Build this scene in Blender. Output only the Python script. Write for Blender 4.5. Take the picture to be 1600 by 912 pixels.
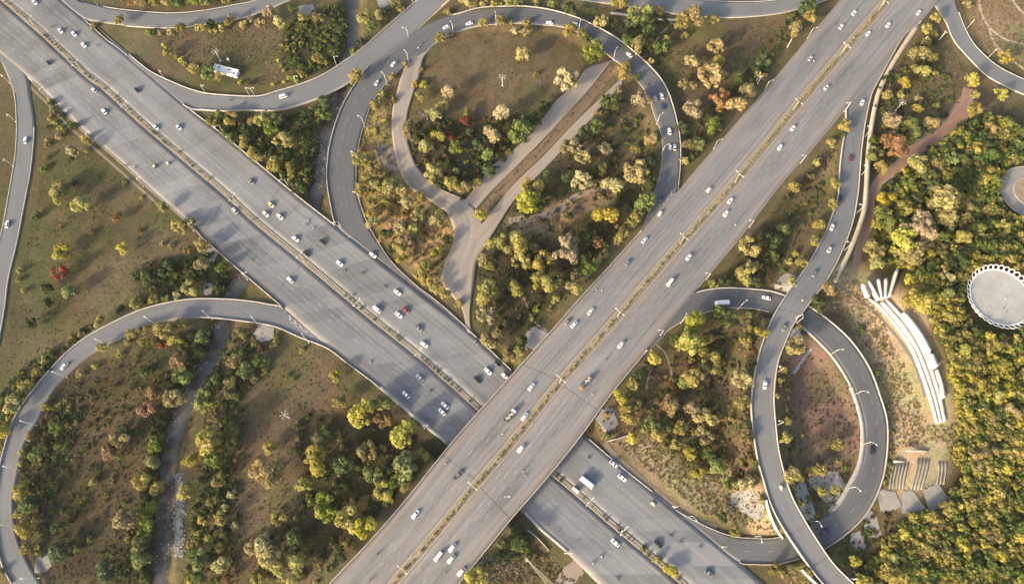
import bpy, bmesh, math, random
import numpy as np
from mathutils import Vector, Matrix

random.seed(7)
rng = np.random.default_rng(7)
scene = bpy.context.scene
COL = scene.collection
for o in list(bpy.data.objects):
    bpy.data.objects.remove(o, do_unlink=True)

# ------------------------------------------------------------------ camera
FPX, TH, ALT = 1067.0, math.radians(20.8), 360.0      # drone camera: 24 mm lens, 360 m up, tilted 20.8 deg
cam_d = bpy.data.cameras.new('camera')
cam_d.lens = 24.0
cam_d.sensor_width = 36.0
cam_d.clip_end = 20000
cam = bpy.data.objects.new('camera', cam_d)
cam.location = (0, 0, ALT)
cam.rotation_euler = (TH, 0, 0)
COL.objects.link(cam)
scene.camera = cam

# ------------------------------------------------------------------ light
SUN_EL, SUN_TO = math.radians(20), math.radians(42)   # elevation; direction the light travels to
world = bpy.data.worlds.new('World')
scene.world = world
world.use_nodes = True
wn = world.node_tree
bg = wn.nodes['Background']
sky = wn.nodes.new('ShaderNodeTexSky')
sky.sky_type = 'NISHITA'
sky.sun_disc = False
sky.sun_elevation = SUN_EL
sky.sun_rotation = math.atan2(-math.cos(SUN_TO), -math.sin(SUN_TO))
sky.dust_density = 5.0
sky.air_density = 1.0
wn.links.new(sky.outputs[0], bg.inputs[0])
bg.inputs[1].default_value = 0.15
sun_d = bpy.data.lights.new('sun', 'SUN')
sun_d.energy = 2.9
sun_d.angle = math.radians(5)
sun_d.color = (1.0, 0.80, 0.52)
sun = bpy.data.objects.new('sun', sun_d)
d = Vector((math.cos(SUN_TO) * math.cos(SUN_EL), math.sin(SUN_TO) * math.cos(SUN_EL), -math.sin(SUN_EL)))
sun.rotation_euler = d.to_track_quat('-Z', 'Y').to_euler()
COL.objects.link(sun)
vs = scene.view_settings
vs.view_transform = 'Standard'
vs.look = 'None'
vs.exposure = 1.42
vs.gamma = 1.0
scene.cycles.max_bounces = 5
scene.cycles.diffuse_bounces = 2
scene.cycles.glossy_bounces = 2
scene.cycles.transmission_bounces = 2

# ------------------------------------------------------------------ survey helpers
CT, ST = math.cos(TH), math.sin(TH)
def G(px, py, h=0.0):
    """survey point: photo coordinates plus known height -> metres in the place"""
    u, v = (px - 800) / FPX, (456 - py) / FPX
    t = (ALT - h) / (CT - v * ST)
    return Vector((u * t, (v * CT + ST) * t, h))
def GA(p, h):
    p = np.asarray(p, float); h = np.asarray(h, float)
    u, v = (p[:, 0] - 800) / FPX, (456 - p[:, 1]) / FPX
    t = (ALT - h) / (CT - v * ST)
    return np.stack([u * t, (v * CT + ST) * t, np.broadcast_to(h, u.shape)], 1)
def PX(x, y, z):
    zc = CT * (ALT - z) + ST * y
    return 800 + FPX * x / zc, 456 - FPX * (y * CT - (ALT - z) * ST) / zc
def resample(p, n):
    """Catmull-Rom through p, n points even along its length"""
    p = np.asarray(p, float)
    q = np.vstack([2 * p[0] - p[1], p, 2 * p[-1] - p[-2]])
    out = []
    for i in range(1, len(q) - 2):
        s = np.linspace(0, 1, 12, endpoint=False)[:, None]
        a, b, c, e = q[i - 1], q[i], q[i + 1], q[i + 2]
        out.append(0.5 * ((2 * b) + (c - a) * s + (2 * a - 5 * b + 4 * c - e) * s ** 2 + (3 * b - a - 3 * c + e) * s ** 3))
    out = np.vstack(out + [p[-1:]])
    L = np.concatenate([[0], np.cumsum(np.linalg.norm(np.diff(out, axis=0), axis=1))])
    t = np.linspace(0, L[-1], n)
    return np.stack([np.interp(t, L, out[:, k]) for k in range(out.shape[1])], 1)
def tile(ox, oy, pts, s=3.0):
    return [(ox + x / s, oy + y / s) for x, y in pts]

# ------------------------------------------------------------------ object helpers
def mesh(name, verts, faces, mat=None, smooth=False):
    me = bpy.data.meshes.new(name)
    me.from_pydata([tuple(v) for v in verts], [], [tuple(f) for f in faces])
    if mat:
        for m in (mat if isinstance(mat, (list, tuple)) else [mat]):
            me.materials.append(m)
    if smooth:
        me.polygons.foreach_set('use_smooth', [True] * len(me.polygons))
    return me
def fast_mesh(name, V, F, mat):
    """V (n,3), F (m,k) arrays"""
    me = bpy.data.meshes.new(name)
    V = np.asarray(V, np.float32); F = np.asarray(F, np.int32)
    me.vertices.add(len(V)); me.vertices.foreach_set('co', V.ravel())
    k = F.shape[1]
    me.loops.add(F.size); me.loops.foreach_set('vertex_index', F.ravel())
    me.polygons.add(len(F)); me.polygons.foreach_set('loop_start', np.arange(0, F.size, k, dtype=np.int32))
    me.update(calc_edges=True)
    me.materials.append(mat)
    return me
def vcol(me, name, arr):
    a = me.attributes.new(name, 'FLOAT_COLOR', 'POINT')
    c = np.ones((len(me.vertices), 4), np.float32); c[:, :3] = arr
    a.data.foreach_set('color', c.ravel())
def link(o, parent=None):
    COL.objects.link(o)
    if parent: o.parent = parent
    return o
def obj(name, me, parent=None):
    return link(bpy.data.objects.new(name, me), parent)
def tag(o, label, cat, group=None):
    o['label'] = label; o['category'] = cat
    if group: o['group'] = group
    return o
def struct(o):
    o['kind'] = 'structure'; return o
def empty(name, loc, rz=0):
    o = bpy.data.objects.new(name, None)
    o.empty_display_size = 0.3
    o.location = loc; o.rotation_euler = (0, 0, rz)
    return link(o)
def copy_tree(o, parent=None):
    c = o.copy(); link(c)
    if parent: c.parent = parent
    for ch in o.children: copy_tree(ch, c)
    return c
class MB:
    def __init__(s): s.v = []; s.f = []
    def add(s, V, F):
        n = len(s.v); s.v += [tuple(v) for v in V]; s.f += [tuple(i + n for i in f) for f in F]; return s
    def box(s, c, size, rz=0, top=1.0):
        x, y, z = size[0] / 2, size[1] / 2, size[2] / 2
        V = []
        cs, sn = math.cos(rz), math.sin(rz)
        for k, q in ((-1, 1.0), (1, top)):
            for a, b in ((-1, -1), (1, -1), (1, 1), (-1, 1)):
                X, Y = a * x * q, b * y * q
                V.append((c[0] + X * cs - Y * sn, c[1] + X * sn + Y * cs, c[2] + k * z))
        return s.add(V, [(3, 2, 1, 0), (4, 5, 6, 7), (0, 1, 5, 4), (1, 2, 6, 5), (2, 3, 7, 6), (3, 0, 4, 7)])
    def tube(s, pts, rad, n=6):
        pts = [Vector(p) for p in pts]
        rad = rad if isinstance(rad, (list, tuple)) else [rad] * len(pts)
        V, F = [], []
        for i, p in enumerate(pts):
            t = (pts[min(i + 1, len(pts) - 1)] - pts[max(i - 1, 0)]).normalized()
            a = t.orthogonal().normalized() if i == 0 else (a - t * a.dot(t)).normalized()
            b = t.cross(a)
            for k in range(n):
                w = 2 * math.pi * k / n
                V.append(p + (a * math.cos(w) + b * math.sin(w)) * rad[i])
        for i in range(len(pts) - 1):
            for k in range(n):
                F.append((i * n + k, i * n + (k + 1) % n, (i + 1) * n + (k + 1) % n, (i + 1) * n + k))
        F.append(tuple(range(n - 1, -1, -1))); F.append(tuple(range((len(pts) - 1) * n, len(pts) * n)))
        return s.add(V, F)
    def me(s, name, mat, smooth=False): return mesh(name, s.v, s.f, mat, smooth)
    def build(s, name, mat, parent=None, smooth=False): return obj(name, s.me(name, mat, smooth), parent)

# ------------------------------------------------------------------ materials
class NT:
    def __init__(s, name):
        s.m = bpy.data.materials.new(name); s.m.use_nodes = True
        s.t = s.m.node_tree; s.b = s.t.nodes['Principled BSDF']
    def n(s, typ, **kw):
        nd = s.t.nodes.new('ShaderNode' + typ)
        for k, v in kw.items():
            if k.startswith('i_'):
                key = k[2:]; nd.inputs[int(key) if key.isdigit() else key].default_value = v
            else: setattr(nd, k, v)
        return nd
    def l(s, a, b): s.t.links.new(a, b)
    def val(s, x, sock):
        if isinstance(x, (int, float)): sock.default_value = x
        elif isinstance(x, tuple): sock.default_value = (*x, 1.0)[:4]
        else: s.l(x, sock)
    def math(s, op, a, b=0.0, c=None, clamp=False):
        nd = s.n('Math', operation=op, use_clamp=clamp)
        s.val(a, nd.inputs[0]); s.val(b, nd.inputs[1])
        if c is not None: s.val(c, nd.inputs[2])
        return nd.outputs[0]
    def mix(s, f, a, b, mode='MIX'):
        nd = s.n('Mix', data_type='RGBA', blend_type=mode)
        s.val(f, nd.inputs[0]); s.val(a, nd.inputs[6]); s.val(b, nd.inputs[7])
        return nd.outputs[2]
    def noise(s, vec, scale, detail=3.0, rough=0.55, dims='3D'):
        nd = s.n('TexNoise', noise_dimensions=dims)
        nd.inputs['Scale'].default_value = scale; nd.inputs['Detail'].default_value = detail
        nd.inputs['Roughness'].default_value = rough
        if vec is not None: s.l(vec, nd.inputs['Vector'])
        return nd.outputs[0]
    def ramp(s, f, lo, hi, a=0.0, b=1.0):
        nd = s.n('MapRange', clamp=True)
        s.val(f, nd.inputs[0])
        for i, x in zip((1, 2, 3, 4), (lo, hi, a, b)): nd.inputs[i].default_value = x
        return nd.outputs[0]
    def pos(s): return s.n('NewGeometry').outputs['Position']
    def mapv(s, vec, sc):
        nd = s.n('Mapping'); s.l(vec, nd.inputs[0]); nd.inputs['Scale'].default_value = sc; return nd.outputs[0]
    def bump(s, h, strength, dist):
        nd = s.n('Bump'); nd.inputs['Strength'].default_value = strength; nd.inputs['Distance'].default_value = dist
        s.l(h, nd.inputs['Height']); s.l(nd.outputs[0], s.b.inputs['Normal'])
    def done(s, col, rough=0.85, spec=0.3, metal=0.0):
        s.val(col, s.b.inputs['Base Color'])
        s.val(rough, s.b.inputs['Roughness'])
        s.b.inputs['Specular IOR Level'].default_value = spec
        s.b.inputs['Metallic'].default_value = metal
        return s.m

def asphalt(name, base, dust, dust_w=5.0, patch=0.0, streak=0.5, edge_bias=1.0):
    """UV = metres along / across; attribute edge = metres from the nearer edge"""
    m = NT(name)
    uv = m.n('UVMap').outputs[0]
    sep = m.n('SeparateXYZ'); m.l(uv, sep.inputs[0])
    u, v = sep.outputs[0], sep.outputs[1]
    p = m.pos()
    edge = m.n('Attribute', attribute_name='edge').outputs['Fac']
    big = m.noise(p, 0.012, 4, 0.6)
    st1 = m.noise(m.mapv(uv, (0.010, 0.55, 1)), 1.0, 4, 0.6)
    st2 = m.noise(m.mapv(uv, (0.035, 0.16, 1)), 1.0, 3, 0.6)
    lane = m.math('SINE', m.math('MULTIPLY', v, 2 * math.pi / 1.83))
    fine = m.noise(p, 0.9, 3, 0.7)
    k = m.math('ADD', m.math('MULTIPLY', m.math('SUBTRACT', st1, 0.5), 0.85 * streak), m.math('MULTIPLY', m.math('SUBTRACT', st2, 0.5), 0.6 * streak))
    k = m.math('ADD', k, m.math('MULTIPLY', m.math('SUBTRACT', big, 0.5), 0.55))
    k = m.math('ADD', k, m.math('MULTIPLY', m.math('SUBTRACT', fine, 0.5), 0.30))
    k = m.math('ADD', k, m.math('MULTIPLY', lane, 0.035 * streak))
    if patch:
        # resurfaced panels: random length of pavement per lane pair
        cu = m.math('FLOOR', m.math('MULTIPLY', m.math('ADD', u, m.math('MULTIPLY', m.math('FLOOR', m.math('MULTIPLY', v, 1 / 11.0)), 13.0)), 1 / 23.0))
        cv = m.math('FLOOR', m.math('MULTIPLY', v, 1 / 11.0))
        cmb = m.n('CombineXYZ'); m.l(cu, cmb.inputs[0]); m.l(cv, cmb.inputs[1])
        wn_ = m.n('TexWhiteNoise', noise_dimensions='2D'); m.l(cmb.outputs[0], wn_.inputs[0])
        k = m.math('ADD', k, m.math('MULTIPLY', m.math('SUBTRACT', wn_.outputs[0], 0.5), patch))
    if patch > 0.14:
        # tree-shadow bands right across the carriageway, painted into the asphalt tone
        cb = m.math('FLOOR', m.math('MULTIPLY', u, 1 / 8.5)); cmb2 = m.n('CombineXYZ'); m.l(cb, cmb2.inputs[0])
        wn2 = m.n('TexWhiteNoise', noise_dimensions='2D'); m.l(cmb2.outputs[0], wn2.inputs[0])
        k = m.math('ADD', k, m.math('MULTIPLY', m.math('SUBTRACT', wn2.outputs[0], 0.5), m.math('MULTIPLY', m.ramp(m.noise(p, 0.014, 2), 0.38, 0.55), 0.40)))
    mul = m.math('ADD', 1.0, k)
    c = m.mix(1.0, base, m.n('CombineColor').outputs[0], 'MULTIPLY')
    cc = m.n('CombineColor')
    for i in range(3): m.l(mul, cc.inputs[i])
    c = m.mix(1.0, base, cc.outputs[0], 'MULTIPLY')
    # settled dust along the edges
    dn = m.noise(m.mapv(uv, (0.02, 0.25, 1)), 1.0, 4, 0.65)
    df = m.math('MULTIPLY', m.ramp(edge, 0.0, dust_w, edge_bias, 0.0), m.ramp(dn, 0.3, 0.65))
    c = m.mix(df, c, dust)
    m.bump(fine, 0.25, 0.05)
    return m.done(c, 0.8, 0.25)

def plain(name, col, rough=0.6, spec=0.4, metal=0.0, var=0.12, scale=0.8, obj_space=False):
    m = NT(name)
    n1 = m.noise(m.n('TexCoord').outputs['Object'] if obj_space else m.pos(), scale, 4, 0.65)
    f = m.ramp(n1, 0.25, 0.75)
    c = m.mix(f, tuple(x * (1 - var) for x in col), tuple(min(1, x * (1 + var)) for x in col))
    return m.done(c, rough, spec, metal)

DUST = (0.235, 0.195, 0.165)
M = {}
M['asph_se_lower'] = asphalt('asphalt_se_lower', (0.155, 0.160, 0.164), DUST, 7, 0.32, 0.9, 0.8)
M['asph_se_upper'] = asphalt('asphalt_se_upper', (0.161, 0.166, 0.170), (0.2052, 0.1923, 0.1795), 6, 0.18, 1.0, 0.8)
M['asph_ne'] = asphalt('asphalt_ne', (0.161, 0.161, 0.161), (0.2432, 0.2041, 0.1837), 10, 0.08, 1.35, 1.0)
M['asph_ramp'] = asphalt('asphalt_ramp', (0.135, 0.140, 0.146), (0.2204, 0.1923, 0.1670), 3.0, 0.10, 0.5, 0.8)
M['asph_dark'] = asphalt('asphalt_dark', (0.090, 0.094, 0.099), (0.1976, 0.1806, 0.1628), 2.6, 0.12, 0.6, 0.8)
M['asph_old'] = asphalt('asphalt_old', (0.235, 0.212, 0.190), (0.2736, 0.2237, 0.1795), 9.0, 0.10, 1.2, 1.3)
M['track'] = asphalt('dirt_track', (0.2280, 0.1845, 0.1461), (0.2508, 0.1963, 0.1503), 4.0, 0.10, 0.8, 1.0)
M['sandpath'] = asphalt('sand_path', (0.3648, 0.3140, 0.2338), (0.2736, 0.2198, 0.1586), 1.5, 0.0, 0.6, 1.0)
M['redpath'] = asphalt('red_earth_path', (0.2052, 0.1217, 0.0919), (0.2508, 0.1963, 0.1419), 4.0, 0.0, 0.9, 1.3)
M['brownpath'] = asphalt('brown_path', (0.1900, 0.1570, 0.1211), (0.1520, 0.1256, 0.0919), 2.0, 0.0, 0.9, 1.0)
M['concrete'] = plain('concrete', (0.325, 0.305, 0.28), 0.85, 0.3, 0, 0.22, 0.5)
M['earth_strip'] = asphalt('brown_earth', (0.1406, 0.0981, 0.0626), (0.1824, 0.1335, 0.0877), 2.0, 0.0, 1.0, 1.0)
M['terrace'] = plain('weathered_white_terrace', (0.44, 0.425, 0.395), 0.85, 0.2, 0, 0.22, 0.5)
M['white_concrete'] = plain('white_concrete', (0.80, 0.78, 0.72), 0.8, 0.3, 0, 0.05, 0.6)
M['grey_slab'] = plain('grey_slab', (0.215, 0.205, 0.19), 0.9, 0.2, 0, 0.25, 0.25)
M['sandbank'] = plain('sand_bank', (0.44, 0.37, 0.27), 0.95, 0.1, 0, 0.25, 0.4)
M['joint'] = plain('joint_rubber', (0.085, 0.083, 0.08), 0.8)
M['paint'] = plain('road_paint', (0.30, 0.30, 0.29), 0.7, 0.3, 0, 0.30, 0.25)
M['yellow_line'] = plain('worn_yellow_line', (0.42, 0.34, 0.19), 0.7, 0.3, 0, 0.3, 0.2)
M['steel'] = plain('galvanised_steel', (0.68, 0.67, 0.64), 0.45, 0.5, 0.3, 0.05, 1)
M['lamp'] = plain('lamp_housing', (0.66, 0.66, 0.64), 0.4, 0.5, 0, 0.03)
M['soil'] = plain('median_soil', (0.24, 0.195, 0.135), 0.95, 0.1, 0, 0.35, 0.6)
M['stone'] = plain('stone', (0.23, 0.22, 0.20), 0.9, 0.2, 0, 0.3, 0.8)
M['bark'] = plain('bark', (0.16, 0.12, 0.085), 0.9, 0.1, 0, 0.3, 2)
M['deadwood'] = plain('dead_wood', (0.42, 0.36, 0.28), 0.9, 0.1, 0, 0.2, 2)
M['glass'] = plain('car_glass', (0.02, 0.024, 0.03), 0.12, 0.6, 0, 0.0)
M['tyre'] = plain('tyre', (0.02, 0.02, 0.02), 0.9, 0.2)
M['lens'] = plain('lamp_lens', (0.75, 0.75, 0.72), 0.2, 0.6)
M['tail'] = plain('tail_lens', (0.35, 0.02, 0.02), 0.3, 0.6)
M['cable'] = plain('cable', (0.62, 0.52, 0.36), 0.5, 0.4)
for nme, c in dict(white=(0.80, 0.80, 0.79), silver=(0.46, 0.47, 0.48), grey=(0.16, 0.17, 0.18), black=(0.018, 0.018, 0.02),
                   red=(0.26, 0.05, 0.06), dark_red=(0.16, 0.03, 0.03), dark_blue=(0.03, 0.045, 0.10), pale_blue=(0.50, 0.60, 0.66),
                   pale_yellow=(0.62, 0.58, 0.36), pink=(0.55, 0.34, 0.30), beige=(0.48, 0.43, 0.33), brown=(0.18, 0.11, 0.07)).items():
    m_ = NT('paint_' + nme)
    m_.b.inputs['Coat Weight'].default_value = 0.25 if 'Coat Weight' in m_.b.inputs else 0
    M['p_' + nme] = m_.done(c, 0.38, 0.4, 0.0)

def leaf_mat(name, cols, var=0.35, trans=0.35):
    m = NT(name)
    tint = m.n('Attribute', attribute_name='tint').outputs['Fac']
    rnd = m.n('ObjectInfo').outputs['Random']
    c = m.mix(tint, cols[0], cols[1])
    hs = m.n('HueSaturation'); m.l(c, hs.inputs['Color'])
    m.l(m.ramp(rnd, 0, 1, 0.475, 0.525), hs.inputs['Hue'])
    m.l(m.ramp(m.math('FRACT', m.math('MULTIPLY', rnd, 7.31)), 0, 1, 1 - var, 1 + var), hs.inputs['Value'])
    m.l(m.ramp(m.math('FRACT', m.math('MULTIPLY', rnd, 3.77)), 0, 1, 0.8, 1.1), hs.inputs['Saturation'])
    c = hs.outputs[0]
    m.done(c, 0.65, 0.25)
    tr = m.n('BsdfTranslucent'); m.l(c, tr.inputs[0])
    mx = m.n('MixShader'); mx.inputs[0].default_value = trans
    m.l(m.b.outputs[0], mx.inputs[1]); m.l(tr.outputs[0], mx.inputs[2])
    out = [x for x in m.t.nodes if x.type == 'OUTPUT_MATERIAL'][0]
    m.l(mx.outputs[0], out.inputs[0])
    return m.m
LEAF = {'y': leaf_mat('leaf_olive_yellow', ((0.235, 0.203, 0.055), (0.42, 0.366, 0.135)), 0.22, 0.48),
        'Y': leaf_mat('leaf_bright_yellow', ((0.295, 0.262, 0.045), (0.475, 0.42, 0.10)), 0.18, 0.5),
        'g': leaf_mat('leaf_green', ((0.10, 0.140, 0.028), (0.22, 0.245, 0.062)), 0.3, 0.4),
        'd': leaf_mat('leaf_dark_green', ((0.045, 0.075, 0.022), (0.115, 0.145, 0.045)), 0.3, 0.38),
        'p': leaf_mat('leaf_pale_tan', ((0.27, 0.225, 0.10), (0.45, 0.375, 0.185)), 0.2, 0.4),
        'o': leaf_mat('leaf_brown', ((0.20, 0.125, 0.055), (0.33, 0.215, 0.095)), 0.2, 0.4),
        'r': leaf_mat('leaf_red', ((0.18, 0.055, 0.035), (0.29, 0.10, 0.06)), 0.15, 0.4)}
def tint_mat(name, trans=0.46):
    m = NT(name)
    c = m.n('Attribute', attribute_name='tint').outputs['Color']
    m.done(c, 0.7, 0.2)
    tr = m.n('BsdfTranslucent'); m.l(c, tr.inputs[0])
    mx = m.n('MixShader'); mx.inputs[0].default_value = trans
    m.l(m.b.outputs[0], mx.inputs[1]); m.l(tr.outputs[0], mx.inputs[2])
    out = [x for x in m.t.nodes if x.type == 'OUTPUT_MATERIAL'][0]
    m.l(mx.outputs[0], out.inputs[0])
    return m.m
M['stuff'] = tint_mat('mixed_leaves')

# ------------------------------------------------------------------ roads
def hNE(px, py):
    s = (px - 800) * 0.66 - (py - 650) * 0.75
    return 7 - max(0, s - 150) * 0.0075 if s > 0 else 7 - max(0, -s - 150) * 0.010
ROADS = {}
def road(key, name, L, R, hp, mat, dz=0.0, step=3.0, cols=8, thick=0.7, fill=True, footprint=True, make=True):
    """ribbon between two surveyed edges; hp = [(t, height)] or a function of the survey point"""
    ln = sum(math.dist(L[i], L[i + 1]) for i in range(len(L) - 1)) * 0.4
    n = max(6, int(ln / step))
    a, b = resample(L, n), resample(R, n)
    if callable(hp):
        ha = np.array([hp(*q) for q in a]); hb = np.array([hp(*q) for q in b])
    else:
        ha = hb = np.interp(np.linspace(0, 1, n), [q[0] for q in hp], [q[1] for q in hp])
    A, B = GA(a, ha + dz), GA(b, hb + dz)
    c = (A + B) / 2
    hw = np.linalg.norm(A[:, :2] - B[:, :2], axis=1) / 2
    along = np.concatenate([[0], np.cumsum(np.linalg.norm(np.diff(c[:, :2], axis=0), axis=1))])
    r = dict(L=A, R=B, C=c, hw=hw, u=along, fill=fill, footprint=footprint, key=key)
    ROADS[key] = r
    if not make: return r
    w = np.linspace(0, 1, cols + 1)
    V = (A[:, None, :] * (1 - w)[None, :, None] + B[:, None, :] * w[None, :, None]).reshape(-1, 3)
    k = cols + 1
    i, j = np.meshgrid(np.arange(n - 1), np.arange(cols), indexing='ij')
    q = (i * k + j).ravel()
    F = np.stack([q, q + 1, q + k + 1, q + k], 1)
    nv = len(V)
    # skirts down both sides and an underside, so that the slab has depth
    Sa, Sb = A.copy(), B.copy()
    Sa[:, 2] -= thick; Sb[:, 2] -= thick
    V = np.vstack([V, Sa, Sb])
    r_ = np.arange(n - 1)
    f1 = np.stack([r_ * k, (r_ + 1) * k, nv + r_ + 1, nv + r_], 1)
    f2 = np.stack([r_ * k + cols, nv + n + r_, nv + n + r_ + 1, (r_ + 1) * k + cols], 1)
    f3 = np.stack([nv + r_, nv + r_ + 1, nv + n + r_ + 1, nv + n + r_], 1)
    f4 = np.array([[0, nv, nv + n, cols], [(n - 1) * k, (n - 1) * k + cols, nv + 2 * n - 1, nv + n - 1]])
    me = fast_mesh(name, V, np.vstack([F, f1, f2, f3, f4]), mat)
    me.materials.append(M['concrete'])
    mi = np.zeros(len(me.polygons), np.int32); mi[len(F):] = 1
    me.polygons.foreach_set('material_index', mi)
    vv = np.outer(hw * 2, w)
    vid = np.empty(len(me.loops), np.int32); me.loops.foreach_get('vertex_index', vid)
    uvv = np.zeros((len(V), 2), np.float32)
    uvv[:nv, 0] = np.repeat(along, k) + 37.0 * len(ROADS); uvv[:nv, 1] = vv.ravel()
    uvl = me.uv_layers.new(name='UVMap')
    uvl.data.foreach_set('uv', uvv[vid].ravel())
    ed = me.attributes.new('edge', 'FLOAT', 'POINT')
    e = np.zeros(len(V), np.float32); e[:nv] = np.minimum(vv, (hw * 2)[:, None] - vv).ravel()
    ed.data.foreach_set('value', e)
    o = struct(obj(name, me))
    r['obj'] = o
    return r
def strip(name, P, w, h, mat, parent=None, side=0.0, z0=0.0, i0=0, i1=None, off=0.0):
    """kerb or parapet that follows the points P, w wide, h tall above P+z0, foot 0.5 below"""
    P = np.asarray(P)[i0:i1]
    t = np.gradient(P[:, :2], axis=0); t /= np.linalg.norm(t, axis=1)[:, None] + 1e-9
    nrm = np.stack([-t[:, 1], t[:, 0]], 1)
    a = P.copy(); b = P.copy()
    a[:, :2] += nrm * (off - w / 2 + side); b[:, :2] += nrm * (off + w / 2 + side)
    n = len(P)
    lo, hi = -0.5 + z0, h + z0
    V = np.vstack([a + (0, 0, lo), a + (0, 0, hi), b + (0, 0, hi), b + (0, 0, lo)])
    r = np.arange(n - 1)
    F = np.vstack([np.stack([k * n + r, k * n + r + 1, ((k + 1) % 4) * n + r + 1, ((k + 1) % 4) * n + r], 1)[:, ::-1] for k in range(3)])
    F = np.vstack([F, [[0, n, 2 * n, 3 * n], [n - 1, 4 * n - 1, 3 * n - 1, 2 * n - 1]]])
    return obj(name, fast_mesh(name, V, F, mat), parent)

# main highway from top left to bottom right, lower level
SE_R = [(-60, -133), (50, -40), (128, 27), (165, 60), (195, 83), (293, 167), (340, 203), (400, 252), (463, 304), (527, 354), (592, 406), (683, 476), (737, 519), (797, 575), (860, 632), (915, 680), (957, 716), (987, 741), (1020, 767), (1070, 808), (1153, 876), (1197, 914), (1280, 985)]
SE_M = [(-90, -83), (-40, -41), (10, 3), (50, 38), (80, 65), (133, 115), (163, 138), (217, 187), (267, 230), (350, 300), (400, 346), (467, 401), (533, 456), (587, 501), (650, 551), (713, 606), (747, 637), (810, 692), (863, 738), (907, 775), (970, 829), (1033, 881), (1067, 910), (1150, 981)]
SE_L = [(-150, -35), (-60, 38), (45, 124), (80, 157), (120, 197), (157, 228), (197, 263), (242, 304), (302, 357), (318, 374), (367, 417), (400, 445), (442, 481), (510, 540), (583, 599), (630, 639), (667, 670), (697, 694), (760, 750), (820, 804), (843, 827), (887, 865), (933, 910), (1010, 985)]
def off_px(P, dx, dy): return [(x + dx, y + dy) for x, y in P]
flat0 = [(0, 0), (1, 0)]
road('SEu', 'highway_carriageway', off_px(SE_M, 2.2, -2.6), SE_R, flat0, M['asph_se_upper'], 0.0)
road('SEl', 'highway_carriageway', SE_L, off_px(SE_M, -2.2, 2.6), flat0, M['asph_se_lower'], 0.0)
road('SEm', 'highway_median', off_px(SE_M, -2.4, 2.8), off_px(SE_M, 2.4, -2.8), flat0, M['soil'], 0.16, 3, 2)
# overpass road from bottom left to top right
NE_L = [(440, 1001), (517, 911), (583, 841), (643, 771), (700, 700), (745, 648), (800, 587), (860, 520), (910, 463), (957, 412), (1000, 364), (1057, 301), (1083, 272), (1133, 214), (1200, 137), (1257, 68), (1300, 17), (1350, -42), (1420, -125)]
NE_M = [(540, 999), (620, 905), (680, 834), (737, 765), (797, 695), (872, 601), (960, 501), (1063, 381), (1130, 306), (1200, 222), (1233, 180), (1317, 82), (1387, 0), (1440, -62), (1500, -132)]
NE_R = [(640, 1003), (715, 912), (759, 858), (797, 811), (826, 778), (867, 730), (910, 676), (955, 614), (1005, 553), (1042, 508), (1080, 462), (1120, 414), (1160, 366), (1207, 304), (1233, 272), (1267, 235), (1320, 171), (1400, 76), (1462, 2), (1520, -66), (1580, -136)]
road('NEl', 'overpass_carriageway', NE_L, off_px(NE_M, -4.2, -3.6), hNE, M['asph_ne'], 0.0, thick=1.3)
road('NEr', 'overpass_carriageway', off_px(NE_M, 4.2, 3.6), NE_R, hNE, M['asph_ne'], 0.0, thick=1.3)
road('NEm', 'overpass_median', off_px(NE_M, -4.4, -3.8), off_px(NE_M, 4.4, 3.8), hNE, M['soil'], 0.18, 3, 2, thick=1.3)
# slip road A and the road it joins at the top
road('A', 'slip_road', [(150, 40), (195, 80), (233, 111), (267, 128), (300, 141), (333, 148), (400, 151), (433, 143), (467, 133), (500, 120), (533, 100), (567, 76), (600, 47), (633, 18), (653, 0), (720, -62)],
     [(205, 95), (245, 128), (293, 167), (318, 171), (350, 173), (385, 172), (433, 172), (457, 167), (487, 157), (517, 144), (547, 127), (578, 103), (615, 76), (650, 47), (690, 10), (765, -56)], [(0, 0), (.3, .2), (1, 1)], M['asph_ramp'], 0.035, thick=1.0)
# loop road B round the teardrop island
road('B', 'loop_road', [(722, 507), (683, 475), (600, 411), (560, 380), (527, 353), (517, 317), (512, 285), (512, 262), (515, 233), (523, 200), (537, 163), (557, 130), (577, 104), (615, 75), (650, 47), (692, 28), (717, 22), (750, 13), (800, 10.5), (833, 12), (867, 18), (900, 28), (933, 43), (967, 63), (1000, 90), (1027, 117), (1043, 143), (1055, 180), (1062, 217), (1063, 250), (1060, 283), (1056, 301), (1025, 336), (1000, 364), (965, 403)],
     [(737, 519), (717, 501), (683, 471), (650, 446), (613, 411), (592, 381), (573, 347), (558, 304), (556, 283), (557, 250), (562, 217), (570, 190), (580, 163), (600, 133), (614, 120), (633, 99), (661, 83), (683, 65), (713, 50), (750, 40), (800, 36), (843, 38), (883, 43), (917, 58), (947, 83), (973, 103), (997, 127), (1013, 150), (1023, 180), (1033, 207), (1036, 233), (1033, 267), (1023, 302), (1013, 334), (1000, 361), (957, 412)],
     [(0, 0), (.17, 0), (.33, .3), (.46, .9), (.6, 1.8), (.75, 3.2), (.87, 4.6), (.92, 5.0), (1, 5.9)], M['asph_dark'], 0.055, thick=1.0)
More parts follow.
